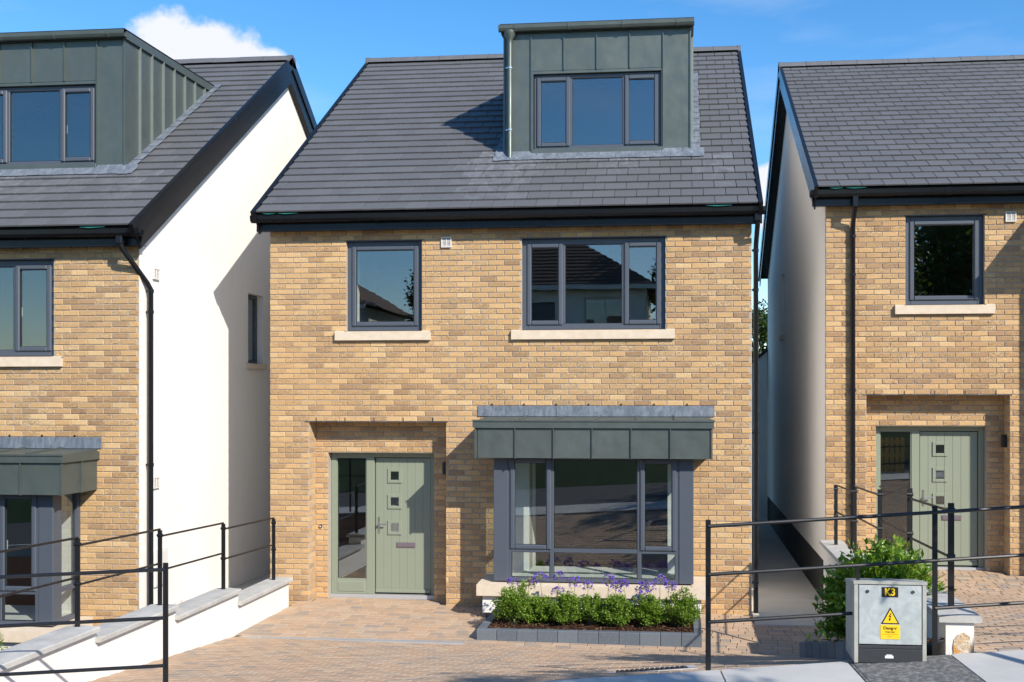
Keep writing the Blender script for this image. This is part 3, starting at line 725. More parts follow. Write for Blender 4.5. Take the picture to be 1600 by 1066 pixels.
        for i in range(4): gx = dx0+.18+i*.80; MB().prism([(a-.008 if a < DY-.09 else a, b-.008) for a, b in gp[:7]]+[(DY-.128, DZ+.014), (DY-.036, DZ+.014)], 'x', gx, gx+.035).build('gutter_bracket', 'zinc', dg)
        px = dx0+.105; py = DY-.075
        mb = MB(); mb.tube([(px, py, DZ-.07), (px, py, DZ-.13), (px, py, DZ-.20), (px, py, DZ-.24)], [.085, .08, .042, .04], 14); mb.build('hopper', 'zinc', D_, True)
        zr0 = EAV+(DY+.3)*tp
        dp = MB().tube([(px, py, DZ-.2), (px, py, zr0-.02), (px, py-.03, zr0-.07)], .037, 14).build('dormer_downpipe', 'zinc', D_, True)
        for z in (DZ-.62, zr0+.42): MB().tube([(px, py, z-.012), (px, py, z+.012)], .043, 14).box(px-.06, px-.03, py-.01, py+.07, z-.01, z+.01).build('bracket', 'steel', dp)
        # lead flashings
        s0 = s_of(DY)
        N = 10
        for i in range(N):
            a = dx0-.12+i*(dx1-dx0+.3)/N; b = a+(dx1-dx0+.3)/N+.01; mb = MB(); j = rnd.uniform(-.006, .006)
            q = [slope(a, s0-.175+j, .066), slope(b, s0-.175+j, .066), slope(b, s0-.02, .068), slope(a, s0-.02, .068)]; u = [(a, DY-.008, zf0+.085), (b, DY-.008, zf0+.085)]
            mb.add(q+u, [(0, 1, 2, 3), (3, 2, 5, 4)]); mb.build('lead_flashing', 'lead', D_)
        smax = s_of(yb)
        for sx in (0, 1):
            s = s0-.2
            while s < smax+.05:
                s2 = min(s+.26, smax+.1); mb = MB(); xa, xb = (dx0-.13-rnd.uniform(0, .015), dx0+.01) if not sx else (dx1-.01, dx1+.13+rnd.uniform(0, .015))
                mb.add([slope(xa, s, .070), slope(xb, s, .070), slope(xb, s2, .064), slope(xa, s2, .064)], [(0, 1, 2, 3)]); mb.build('lead_flashing', 'lead', D_); s += .25
    # ---- bay window
    if bay:
        bx0, bx1, by = 3.335, 5.985, -.60; bz0, bz1 = .385, 2.06; pw = .19
        mb = MB(); mb.cbox(bx0, bx0+pw, by, by+.19, bz0, bz1, .006); mb.cbox(bx1-pw, bx1, by, by+.19, bz0, bz1, .006)
        ix0, ix1 = bx0+pw, bx1-pw; zt = .80
        mb.box(ix0, ix1, by+.012, by+.08, bz0, bz0+.055); mb.box(ix0, ix1, by+.012, by+.08, bz1-.055, bz1); 
        m1, m2 = 4.115, 5.275; mwd = .055
        for mm in (m1, m2): mb.cbox(mm-mwd/2, mm+mwd/2, by+.010, by+.08, bz0+.055, bz1-.055, .006)
        mb.box(ix0, m1-mwd/2, by+.011, by+.08, zt-.025, zt+.03); mb.box(m1+mwd/2, m2-mwd/2, by+.011, by+.08, zt-.025, zt+.03); mb.box(m2+mwd/2, ix1, by+.011, by+.08, zt-.025, zt+.03)
        mb.box(ix0, ix0+.05, by+.012, by+.079, bz0+.055, bz1-.055); mb.box(ix1-.05, ix1, by+.012, by+.079, bz0+.055, bz1-.055)
        # side frames
        for xa, xb in ((bx0+.004, bx0+.074), (bx1-.074, bx1-.004)):
            mb.box(xa, xb, -.075, -.007, bz0, bz1); mb.box(xa, xb, by+.19, -.075, bz0, bz0+.055); mb.box(xa, xb, by+.19, -.075, bz1-.055, bz1); mb.box(xa, xb, by+.19, -.075, zt-.025, zt+.03)
        bw_ = mb.build('bay_window', 'frame_grey', H)
        sash(bw_, ix0+.032, m1-mwd/2+.018, zt+.012, bz1-.037, by+.012, 'r'); sash(bw_, m2+mwd/2-.018, ix1-.032, zt+.012, bz1-.037, by+.012, 'l')
        fixed(bw_, m1+mwd/2, m2-mwd/2, zt+.03, bz1-.055, by+.02)
        fixed(bw_, ix0+.05, m1-mwd/2, bz0+.055, zt-.025, by+.02); fixed(bw_, m1+mwd/2, m2-mwd/2, bz0+.055, zt-.025, by+.02); fixed(bw_, m2+mwd/2, ix1-.05, bz0+.055, zt-.025, by+.02)
        for xx in (bx0+.035, bx1-.04):
            for c, d in ((bz0+.05, zt-.02), (zt+.025, bz1-.05)): MB().box(xx, xx+.005, by+.185, -.07, c, d).build('pane', 'glass', bw_)
        # plaster nibs and inner sill inside the bay
        mb = MB(); mb.box(bx0+.075, BY[0], -.03, -.012, bz0, bz1); mb.box(BY[1], bx1-.075, -.03, -.012, bz0, bz1); mb.box(BY[0]-.02, BY[0]-.001, -.0119, .6, -.1, bz1); mb.box(BY[1]+.001, BY[1]+.02, -.0119, .6, -.1, bz1)
        mb.box(bx0+.08, bx1-.08, by+.085, .35, bz0+.02, bz0+.05); mb.box(BY[0], BY[1], .302, .36, -.1, bz0+.02); mb.box(bx0+.08, bx1-.08, by+.085, .6, bz1+.005, bz1+.02)
        mb.build('bay_lining', 'plaster', H)
        mb = MB(); mb.add([(x, y_, z) for x, y_, z in ((bx0-.20, by-.16, .215), (bx1+.17, by-.16, .215), (bx1+.17, -.008, .215), (bx0-.20, -.008, .215), (bx0-.20, by-.16, .36), (bx1+.17, by-.16, .36), (bx1+.17, -.008, .384), (bx0-.20, -.008, .384))], [(0, 3, 2, 1), (4, 5, 6, 7), (0, 1, 5, 4), (1, 2, 6, 5), (2, 3, 7, 6), (3, 0, 4, 7)])
        mb.build('bay_sill', 'stone_sill', H)
        MB().box(bx0-.13, bx1+.10, by-.09, -.009, -.02, .214).build('bay_plinth', 'render_white', H)
        MB().box(bx0-.12, bx1+.09, by-.08, -.009, -.4, -.021).build('bay_footing', 'plinth_black', H)
        # canopy
        cx0, cx1, cy = 3.13, 6.215, -.78; cz0, cz1 = 2.03, 2.53
        mb = MB(); mb.box(cx0+.012, cx1-.012, cy+.012, -.007, cz0+.006, cz1-.02); mb.prism([(cy-.005, cz1-.03), (-.007, cz1-.03), (-.007, 2.562), (cy-.005, cz1-.004)], 'x', cx0, cx1)
        cn = mb.build('bay_canopy', 'zinc', H)
        for i in range(6):
            a = cx0+.02+i*(cx1-cx0-.04)/6; b = a+(cx1-cx0-.04)/6
            mb = MB(); mb.tint = (rnd.random(), 0, 0); mb.cbox(a+.004, b-.004, cy+.001, cy+.0115, cz0+.002, cz1-.105, .004); mb.build('cladding_panel', 'zinc', cn)
            if i: MB().box(a-.006, a+.006, cy-.024, cy+.004, cz0, cz1-.10).build('standing_seam', 'zinc', cn)
            if i: MB().prism([(cy+.03, cz1-.003), (-.024, 2.562), (-.024, 2.586), (cy+.02, cz1+.020)], 'x', a-.006+.05, a+.006+.05).build('standing_seam', 'zinc', cn)
        for sx, xx in ((-1, cx0), (1, cx1)):
            for k in range(2):
                ya = cy+.02+k*.375; yb_ = min(ya+.372, -.012); mb = MB(); mb.tint = (rnd.random(), 0, 0); mb.cbox(*sorted((xx, xx-sx*.0115)), ya, yb_, cz0+.002, cz1-.105, .004); mb.build('cladding_panel', 'zinc', cn)
            MB().box(*sorted((xx, xx+sx*.024)), cy+.39, cy+.402, cz0, cz1-.10).build('standing_seam', 'zinc', cn)
            MB().box(xx-.012 if sx > 0 else xx-.012, xx+.012, cy-.012, cy+.012, cz0-.002, cz1-.1).build('corner_trim', 'zinc', cn)
        mb = MB(); mb.box(cx0-.03, cx1+.03, cy-.03, cy+.0, cz1-.10, cz1+.002); mb.box(cx0-.03, cx0-.001, cy, -.009, cz1-.10, cz1+.002); mb.box(cx1+.001, cx1+.03, cy, -.009, cz1-.10, cz1+.002)
        mb.box(cx0-.04, cx1+.04, cy-.042, cy-.031, cz1-.014, cz1+.008); mb.build('canopy_edge', 'zinc', cn)
        nl = 3; lx = [3.005, 4.1, 6.275]
        for a, b in ((3.005, 4.10), (4.105, 6.275)): MB().cbox(a, b, -.022, -.0075, 2.565, 2.715, .004).build('lead_flashing', 'lead', cn)
        mb = MB()
        for i in range(7): xx = 3.2+i*.45; mb.box(xx, xx+.014, -.024, -.006, 2.716, 2.745)
        mb.build('weep_vent', 'seal_black', cn)
    # ---- projecting front wing (off frame, its shadow is seen)
    if wing:
        x0 = wing_x; mb = MB(); mb.box(x0, W, -.9, .0, -.45, 5.3); wg = mb.build('front_wing', 'mortar', H)
        mb = MB()
        for (p, q, a, b) in brick_rows(-.9, 0, -.45, 5.2, [], ZREF): mb.tint = btint(); brick_shape(mb, q-p, b-a, lambda u, z, nn: (x0-nn, p+u, a+z))
        for (p, q, a, b) in brick_rows(x0, W, -.45, 5.2, [], ZREF): mb.tint = btint(); brick_shape(mb, q-p, b-a, lambda u, z, nn: (p+u, -.9-nn, a+z))
        stuff(mb.build('brickwork', 'brick', wg))
        mb = MB(); mb.prism([(-1.2, 5.385), (.8, 5.385+1.08*math.tan(pitch)), (.8, 5.2), (-1.2, 5.2)], 'x', x0-.18, W+.1); mb.build('wing_roof', 'roof_tile', H)
        mb = MB(); mb.box(x0-.2, W+.1, -1.35, -1.2, 5.2, 5.37); mb.build('wing_gutter', 'black_plastic', H)
    return H

LH = (-6.985-W, -1.46, -.40); MH = (-5.83, 0, 0); RH = (2.057, .91, .38)
mainh = house('house', MH, 'middle detached buff brick house with green door and full dormer', bell=True, plinth=-.1, pipe_kind='end')
lefth = house('house', LH, 'left detached house with sunlit white gable wall beside the middle house', gablewin={'right': (3.35, 3.94, 3.78, 4.92)}, plinth=-.2)
righth = house('house', RH, 'right detached house with black downpipe crossing its brick front', rise=3.37, VO=.18, bay=False, dormer=False, wing=True, pipe_kind='front', gablewin={'left': (5.9, 6.4, 3.7, 4.95)}, plinth=.08)
# small fittings on the left house's gable
gx = W+.003
g_map = lambda u, nn, zz: (gx+nn, u, zz)
vent(lefth, .33, 4.80, .15, g_map); vent(lefth, .33, 2.02, .15, g_map)
o = MB().cbox(gx, gx+.03, .36, .70, .70, 1.2, .008).build('meter_box', 'white_plastic', lefth); MB().cbox(gx+.0305, gx+.036, .39, .67, .73, 1.17, .004).build('meter_door', 'white_plastic', o)
for yy in (.78, .98):
    o = MB().cbox(gx, gx+.05, yy, yy+.10, .16, .42, .008).build('service_box', 'white_plastic', lefth)

# ------------------------------------------------------------------ ground levels
yf = lambda x: -6.27+.1*(x-.2)
zf = lambda x: .76+.066*(max(-30, min(30, x))-.2)
def z_main(x, y):
    t = max(0, min(1, (-2.15-y)/(-2.15-yf(x)))); a = -.065-.009*max(0, x+5.3)
    return a+(zf(x)-a)*t
def z_right(x, y):
    t = max(0, min(1, (-.6-y)/(-.6-yf(x)))); return .325+(zf(x)-.325)*t
def z_left(x, y):
    t = max(0, min(1, (-3.4-y)/(-3.4-yf(x)))); return -.46+(zf(x)+.46)*t
def sheet(name, mat, x0, x1, y0, y1, zfun, nx=12, ny=24, dz=0, ylo=None):
    mb = MB(); vs = []
    for j in range(ny+1):
        for i in range(nx+1):
            x = x0+(x1-x0)*i/nx; a = ylo(x) if ylo else y0; y = a+(y1-a)*j/ny; vs.append((x, y, zfun(x, y)+dz))
    mb.add(vs, [(j*(nx+1)+i, j*(nx+1)+i+1, (j+1)*(nx+1)+i+1, (j+1)*(nx+1)+i) for j in range(ny) for i in range(nx)])
    return struct(mb.build(name, mat))
def ground_z(x, y):
    z = .066*max(-30, min(30, x))-.9
    if y < -16: z += 1.2+min(4.3, (-16-y)*.42)
    elif y < -9: z += 0.4
    if y > 14: z += min(3, (y-14)*.12)
    return z
mb = MB(); xs = [-600, -200, -80]+[-60+4*i for i in range(31)]+[80, 200, 600]; ys = [-600, -200, -80]+[-60+4*i for i in range(31)]+[80, 200, 900]
mb.add([(x, y, ground_z(x, y)) for y in ys for x in xs], [(j*len(xs)+i, j*len(xs)+i+1, (j+1)*len(xs)+i+1, (j+1)*len(xs)+i) for j in range(len(ys)-1) for i in range(len(xs)-1)])
struct(mb.build('ground', 'grass'))

PL, PWD = .200, .100
paver_meshes = {}
def ptint():
    x = rnd.random()
    return (rnd.uniform(0, .2) if x < .13 else rnd.uniform(.25, 1), rnd.random(), 0)
def pmesh(i, L, w):
    k = (i, L, w)
    if k not in paver_meshes:
        mb = MB(); mb.tint = ptint(); mb.cbox(-L/2+.0025, L/2-.0025, -w/2+.0025, w/2-.0025, -.03, 0, .005); paver_meshes[k] = mb.mesh('paver', 'paver')
    return paver_meshes[k]
def paving(parent, x0, x1, y1, zfun, skip, nmax, ymin=None):
    items = []; y = y1; r = 0
    while y > -8:
        mixed = y > -2.1
        w = rnd.choice((.10, .14, .14, .17)) if mixed else .12
        x = x0-rnd.random()*.15 if mixed else x0-(.09 if r % 2 else 0)
        while x < x1:
            L = rnd.choice((.12, .17, .21, .24)) if mixed else .18
            xm, ym = x+L/2, y-w/2
            if x > x0-.12 and x+L < x1+.1 and ym-w/2 > yf(xm)+.02 and not skip(xm, ym): items.append((xm, ym, L, w))
            x += L
        y -= w; r += 1
    cand = [i for i in items if seen((i[0], i[1], zfun(i[0], i[1])), -4)]
    def area(i):
        h = [project((i[0]+a*i[2]/2, i[1]+b*i[3]/2, zfun(i[0]+a*i[2]/2, i[1]+b*i[3]/2))) for a, b in ((-1, -1), (1, -1), (1, 1), (-1, 1))]
        return -abs(sum(h[k][0]*h[(k+1) % 4][1]-h[(k+1) % 4][0]*h[k][1] for k in range(4)))/2
    cand.sort(key=area); ind = set(cand[:nmax]); mb = MB()
    for it in items:
        xm, ym, L, w = it; e = .01
        z = zfun(xm, ym); dx = (zfun(xm+e, ym)-zfun(xm-e, ym))/(2*e); dy = (zfun(xm, ym+e)-zfun(xm, ym-e))/(2*e)
        rot = Euler((math.atan(dy)+rnd.gauss(0, .006), -math.atan(dx)+rnd.gauss(0, .004), rnd.gauss(0, .004))); p = (xm, ym, z+rnd.uniform(-.0012, .0018))
        if it in ind: inst('paver', pmesh(rnd.randrange(16), L, w), parent, p, rot)
        else: mb.tint = ptint(); mb.cbox(-L/2+.0025, L/2-.0025, -w/2+.0025, w/2-.0025, -.03, 0, .005, Matrix.Translation(p) @ rot.to_matrix().to_4x4())
    if mb.v: stuff(mb.build('paving', 'paver', parent))
drive = sheet('driveway', 'sand_joint', -5.42, 2.02, -6.6, .40, z_main, 24, 40, -.009, yf)
bed_skip = lambda x, y: (-2.40 < x < .18 and -1.9 < y < 0) or (x > .9 and y > -.45) or (x > 1.34+(-4.4-y)*.11 and y < -3.55) or (-5.30 < x < -2.5 and -2.21 < y < -2.11) or (-.62 < x < .12 and -5.72+.1*x < y < -5.36+.1*x) or (x > -3.3 and y > -.01) or (x < -5.24 and y > -.01)
paving(drive, -5.40, 1.98, .36, z_main, bed_skip, 300)
rdrive = sheet('driveway', 'sand_joint', 2.22, 9.0, -6.4, 1.3, z_right, 24, 30, -.009, yf)
paving(rdrive, 2.24, 6.0, 1.28, z_right, lambda x, y: (x > RH[0]+2.55 and y > .89) or (x < RH[0]+.57 and y > .89), 280)
sheet('garden_ground', 'mulch', -14, -5.58, -7.0, -1.3, z_left, 12, 20, -.02, yf)
struct(MB().box(-5.29, -2.55, -2.205, -2.115, -.12, -.062).build('channel_drain', 'threshold'))
ft = empty('footpath', (0, 0, 0), '', ''); del ft['label'], ft['category']; struct(ft)
jx = [-14+i*1.7 for i in range(0)]
jx = [-10.1, -8.4, -6.7, -5.0, -3.3, -1.5, .29, 1.245]+[2.02, 3.7, 5.4, 7.1, 8.8]
fz = lambda x, y: zf(x)-.025*(yf(x)-y)+.012
for a, b in zip(jx, jx[1:]):
    mb = MB(); g_ = .006; sk = .16
    pts = [(a+g_, 0), (b-g_, 0), (b-g_, 2.0), (a+g_, 2.0)]
    top = []
    for x, d in pts: y = yf(x)-d-.004; top.append((x+sk*d*.6, y, fz(x, y)))
    mb.add([(x, y, z-.12) for x, y, z in top]+top, [(0, 3, 2, 1), (4, 5, 6, 7), (0, 1, 5, 4), (1, 2, 6, 5), (2, 3, 7, 6), (3, 0, 4, 7)])
    if a != 1.245: mb.build('slab', 'concrete', ft)
    else: slab_top = top
# road, kerb, far verge
mb = MB()
for x0, x1 in zip(range(-40, 40, 4), range(-36, 44, 4)):
    q = [(x, yf(0)+.1*x-d, zf(x)-.17) for d, x in ((2.1, x0), (2.1, x1), (8.2, x1), (8.2, x0))]; mb.add(q, [(0, 1, 2, 3)])
struct(mb.build('road', 'asphalt'))
mb = MB()
for x0 in range(-20, 20):
    q = [(x, yf(0)+.1*x-d, zf(x)+h) for h in (-.3, -.05) for d, x in ((2.02, x0), (2.02, x0+.99), (2.14, x0+.99), (2.14, x0))]; mb.add(q, [(0, 3, 2, 1), (4, 5, 6, 7), (0, 1, 5, 4), (1, 2, 6, 5), (2, 3, 7, 6), (3, 0, 4, 7)])
struct(mb.build('road_kerb', 'concrete'))
# paths beside the houses
mb = MB()
for i in range(7): mb.cbox(.955, 2.04, -.62+i*1.8, 1.17+i*1.8, -.3, -.115, .006)
struct(mb.build('side_path', 'side_concrete'))
struct(MB().box(-6.96, -5.85, -.3, 10, -.5, -.15).build('side_path', 'side_concrete'))
struct(MB().box(.95, 2.05, 10.5, 11.4, -.3, -.11).build('side_path', 'side_concrete'))

# ------------------------------------------------------------------ access cover in the footpath
cv = empty('access_cover', (1.6, -6.4, zf(1.6)), 'dark ribbed access cover set in the footpath before the grey cabinet', 'cover')
p00, p10, p11, p01 = [Vector(p)-Vector(cv.location) for p in slab_top]
mb = MB(); q = [p00, p10, p11, p01]; mb.add([p-Vector((0, 0, .12)) for p in q]+q, [(0, 3, 2, 1), (4, 5, 6, 7), (0, 1, 5, 4), (1, 2, 6, 5), (2, 3, 7, 6), (3, 0, 4, 7)]); mb.build('tray', 'cover_dark', cv)
for k in range(2):
    mb = MB()
    for i in range(34):
        t0 = (k*.5)+.015+.47*i/34; 
        if t0 > .98: continue
        a = p00.lerp(p01, t0).lerp(p10.lerp(p11, t0), .03); b = p00.lerp(p01, t0).lerp(p10.lerp(p11, t0), .97); d_ = (p01-p00).normalized()*.014; u = Vector((0, 0, .006))
        mb.add([a, b, b+d_, a+d_, a+u, b+u, b+d_+u, a+d_+u], [(4, 5, 6, 7), (0, 1, 5, 4), (1, 2, 6, 5), (2, 3, 7, 6), (3, 0, 4, 7)])
    mb.build('rib_panel', 'cover_dark', cv)
# gully grate in the drive
gl = empty('drain_grate', (-.25, -5.55, z_main(-.25, -5.55)), 'small dark drain grate with pale concrete surround sunk in the driveway', 'drain')
e = .05; gdx = (z_main(-.2, -5.55)-z_main(-.3, -5.55))/.1; gdy = (z_main(-.25, -5.5)-z_main(-.25, -5.6))/.1
Mg = Euler((math.atan(gdy), -math.atan(gdx), .1)).to_matrix().to_4x4()
mb = MB(); mb.box(-.37, .37, -.20, -.165, -.05, .002, Mg); mb.box(-.37, .37, .165, .185, -.05, .002, Mg); mb.box(-.37, -.30, -.165, .165, -.05, .002, Mg); mb.box(.30, .37, -.165, .165, -.05, .002, Mg); mb.build('surround', 'concrete', gl)
MB().box(-.30, .30, -.165, .165, -.05, -.03, Mg).build('sump', 'seal_black', gl)
for i in range(14): x = -.293+i*.0425; MB().box(x, x+.026, -.164, .164, -.03, .003, Mg).build('grate_bar', 'cabinet_plinth', gl)

# ------------------------------------------------------------------ boundary walls
def bwall(label, x, ys, tops, floor, right=False):
    w = empty('boundary_wall', (x, ys[0], 0), label, 'wall', 'white rendered boundary walls with stepped copings')
    for i, (a, b) in enumerate(zip(ys, ys[1:])):
        t = tops[i]; mb = MB(); mb.box(-.105, .105, b-ys[0]+.0005, a-ys[0]-.0005, -.5, t-.061); mb.build('wall_section', 'render_white', w)
        # coping pieces, each a weathered slab with a saddleback top
        npc = 2; L = (a-b+.06)/npc
        for k in range(npc):
            ya = a-ys[0]+.03-k*L-.002; yb = ya-L+.004; mb = MB(); h0, h1 = t-.06, t
            j = rnd.uniform(-.003, .003); prof = [(-.16, h0), (.16, h0), (.16, h1-.022+j), (.154, h1-.012+j), (0, h1-.004), (-.154, h1-.012), (-.16, h1-.022)]
            if i and k == 0: ya -= .06
            mb.prism(prof, 'y', yb, ya); mb.build('coping', 'coping', w)
    return w
LWX = -5.52
lys = [-.36, -1.98, -3.54, -5.04, -6.5]; ltop = [.345, .505, .62, .725]
lw = bwall('long white boundary wall with stepped grey coping beside the middle driveway', LWX, lys, ltop, 0)
RWX = 2.12
rys = [.82, -1.15, -2.75, -4.2, -5.98]; rtop = [.80, .92, 1.04, 1.175]
rw = bwall('white boundary wall with chipped pier end behind the grey electrical cabinet', RWX, rys, rtop, 0)
o = None
mb = MB(); rr = random.Random(3)
K = 30; pts = []
for i in range(K):
    a = 2*math.pi*i/K; r_ = .5*(1+.22*noise.noise(Vector((math.cos(a)*1.7, math.sin(a)*1.7, 4.2)))+.05*rr.uniform(-1, 1)); pts.append((.022+.076*math.cos(a)*r_*2, -.15+.985+.140*math.sin(a)*r_*2))
pts = [(max(-.08, min(.102, a)), b) for a, b in pts]
me_c = [(.02, .82)]
mb.prism(pts, 'y', rys[-1]-rys[0]-.007, rys[-1]-rys[0]+.003); b_ = mb.build('exposed_patch', 'broken_render', rw); b_.location = (0, 0, .06)
b_['label'] = 'chipped patch showing ochre blockwork'

# ------------------------------------------------------------------ railings
def bar(mb, p, q, r=.0125): mb.tube([p, q], r, 8)
def railing(label, x, posts, tops, h=.82, r=.0115, rails=(.045, .41)):
    rl = empty('wall_railing', (x, posts[0], 0), label, 'railing', 'black railings on the boundary walls')
    for y, t in zip(posts, tops):
        p = MB().cbox(-.024, .024, y-posts[0]-.007, y-posts[0]+.007, t-h-.02, t, .002).build('post', 'black_paint', rl)
        for dz in rails: MB().tube([(-.03, y-posts[0], t-dz-.01), (.03, y-posts[0], t-dz-.01)], .017, 8).build('bolt', 'black_paint', p)
    for i in range(len(posts)-1):
        for dz in rails:
            z = tops[i]-dz-.06+.0*i if False else min(tops[i], tops[i+1])-dz+.055
            z = tops[i]-dz-.02 if tops[i] > tops[i+1] else tops[i+1]-dz-.02
            mb = MB(); bar(mb, (0, posts[i]-posts[0], z-.045), (0, posts[i+1]-posts[0], z-.0), r); mb.build('rail', 'black_paint', rl)
    return rl
railing('black two-rail railing on the stepped wall left of the middle driveway', LWX-.02, [-.58, -2.12, -3.64, -5.14, -6.62], [1.175, 1.295, 1.415, 1.535, 1.65])
railing('black two-rail railing on the wall behind the grey cabinet', RWX, [.35, -1.2, -2.8, -4.25, -5.72], [1.62, 1.73, 1.845, 1.985, 2.0])
def street_fence(label, base, posts, top_rail, skip=None):
    """base(x) -> (y,z of the ground)"""
    f = empty('street_railing', (posts[0], base(posts[0])[0], base(posts[0])[1]), label, 'railing', 'black three-rail railings along the footpath'); o = Vector(f.location)
    for x in posts:
        y, z = base(x); MB().cbox(x-o.x-.02, x-o.x+.02, y-o.y-.006, y-o.y+.006, z-o.z-.2, z-o.z+1.15, .002).build('post', 'black_paint', f)
    xa, xb = posts[0], posts[-1]
    for h in (.375, .735, 1.10):
        segs = [(xa, xb)] if not (skip and h < .4) else skip
        for a, b in segs:
            mb = MB(); P = lambda x: Vector((x, base(x)[0], base(x)[1]+h))-o
            bar(mb, P(a), P(b), .0140); mb.build('rail', 'black_paint', f)
    return f
rb = lambda x: (yf(x)-.0, .76+.062*(x-.2))
lb = lambda x: (-6.7+.2*(x+3.87), .438+.032*(x+3.87))
fr = street_fence('black three-rail footpath railing running past the grey cabinet', rb, [.2, 1.905, 3.6, 5.3], None, [(.2, 1.33), (1.905, 5.3)])
p = rb(1.325); MB().cbox(1.312-.2, 1.338-.2, p[0]-rb(.2)[0]-.012, p[0]-rb(.2)[0]+.012, p[1]-rb(.2)[1]+.36, p[1]-rb(.2)[1]+.735, .002).build('stub_post', 'black_paint', fr)
street_fence('black three-rail footpath railing at the lower left with one near post', lb, [-9.0, -7.4, -5.6, -3.87], None)

# ------------------------------------------------------------------ electrical cabinet
cz = zf(1.6)+.034
cb = empty('electrical_cabinet', (1.545, -6.26, cz), 'grey metal electrical cabinet with yellow warning signs and K3 plate', 'cabinet')
cw, chh, cd = .262, .585, .40
mb = MB(); t_ = .028
mb.prism([(0, -.03), (cd, -.03), (cd, chh-.081), (0, chh-t_-.001)], 'x', -cw, -cw+t_); mb.prism([(0, -.03), (cd, -.03), (cd, chh-.081), (0, chh-t_-.001)], 'x', cw-t_, cw); mb.add([(-cw-.006, -.004, chh-t_), (cw+.006, -.004, chh-t_), (cw+.006, cd+.006, chh-.080), (-cw-.006, cd+.006, chh-.080), (-cw-.006, -.004, chh-.004), (cw+.006, -.004, chh-.004), (cw+.004, cd, chh-.055), (-cw-.004, cd, chh-.055)], [(0, 3, 2, 1), (4, 5, 6, 7), (0, 1, 5, 4), (1, 2, 6, 5), (2, 3, 7, 6), (3, 0, 4, 7)])
mb.box(-cw+t_, cw-t_, cd-.02, cd-.001, -.03, chh-.082); mb.build('housing', 'cabinet_body', cb)
MB().box(-cw+t_+.001, cw-t_-.001, .03, .05, .1, chh-t_-.001).build('backing', 'seal_black', cb)
dr = MB().cbox(-cw+t_+.006, cw-t_-.006, .004, .028, .108, chh-t_-.006, .003).build('cabinet_door', 'galvanised', cb)
MB().cbox(-cw+t_+.002, cw-t_-.002, -.004, .03, -.03, .075, .003).cbox(-cw+t_+.002, cw-t_-.002, .0, .03, .076, .100, .003).build('plinth', 'cabinet_plinth', cb)
MB().box(-.040, .022, -.006, -.0045, .008, .028).box(-.030, .012, -.006, -.0045, .0285, .036).build('torn_label', 'sticker_white', cb)
for x in (-.165, .165):
    k = MB().tube([(x, .0035, .503), (x, -.002, .503)], .013, 14).build('lock', 'steel', dr); MB().box(x-.009, x+.009, -.0035, -.0022, .5015, .5045).build('key_slot', 'seal_black', k)
def text(body, size, x, z, y, mat, parent, name='lettering', sx=1, bold=.0):
    cu = bpy.data.curves.new('t', 'FONT'); cu.body = body; cu.size = size; cu.align_x = 'CENTER'; cu.align_y = 'CENTER'; cu.extrude = .0004; cu.offset = bold
    to = bpy.data.objects.new('t', cu); COL.objects.link(to); dg = bpy.context.evaluated_depsgraph_get()
    me = bpy.data.meshes.new_from_object(to.evaluated_get(dg)); bpy.data.objects.remove(to); me.materials.clear(); me.materials.append(MAT[mat])
    o = bpy.data.objects.new(name, me); COL.objects.link(o); o.parent = parent; o.location = (x, y, z); o.rotation_euler = (R(90), 0, 0); o.scale = (sx, 1, 1); return o
pl_ = MB().box(-.062, .058, .0015, .0039, .462, .536).build('number_plate', 'sign_black', dr); text('K3', .074, -.002, .498, .0008, 'sign_yellow', pl_, sx=.92, bold=.0026)
tri = MB().prism([(-.067, .262), (.067, .262), (0, .385)], 'y', .0015, .0039).build('warning_triangle', 'sign_black', dr)
MB().prism([(-.053, .270), (.053, .270), (0, .368)], 'y', .0003, .0014).build('triangle_face', 'sign_yellow', tri)
MB().prism([(.004, .345), (-.014, .314), (-.002, .317), (-.008, .300), (-.014, .302), (-.003, .282), (.004, .305), (-.002, .303), (.010, .325), (-.002, .321), (.010, .342)], 'y', -.0006, .0002).build('lightning_bolt', 'sign_black', tri)
dl = MB().cbox(-.072, .070, .0012, .0039, .148, .256, .0008).build('danger_label', 'sign_yellow', dr)
text('Danger', .030, -.001, .231, .0004, 'sign_black', dl, sx=1.12, bold=.0008); text('Keep away', .0155, -.001, .204, .0004, 'sign_black', dl, sx=1.0, bold=.0003)
mb = MB(); mb.box(-.055, .055, .0004, .0011, .184, .188); mb.box(-.02, .012, .0004, .0011, .167, .172); mb.build('fine_print', 'sign_orange', dl)

# ------------------------------------------------------------------ planting
def kerb_run(parent, pts, zfun, o, w=.10, h=.16, L=.25):
    for (ax, ay), (bx, by) in zip(pts, pts[1:]):
        d = Vector((bx-ax, by-ay, 0)); n_ = max(1, round(d.length/L)); d.normalize(); nn = Vector((-d.y, d.x, 0)); st = Vector((bx-ax, by-ay, 0)).length/n_
        for i in range(n_):
            c = Vector((ax, ay, 0))+d*(st*(i+.5)); z = zfun(c.x, c.y)
            sl = (zfun(c.x+d.x*.1, c.y+d.y*.1)-zfun(c.x-d.x*.1, c.y-d.y*.1))/.2
            mb = MB(); mb.tint = (rnd.random(), 0, 0); mb.cbox(-st/2+.0015, st/2-.0015, -w/2, w/2, -.12, h+rnd.uniform(-.002, .002), .006)
            k = mb.build('kerb_stone', 'kerb_stone', parent); k.location = c+Vector((0, 0, z))-o; k.rotation_euler = Euler((0, -math.atan(sl), math.atan2(d.y, d.x)))
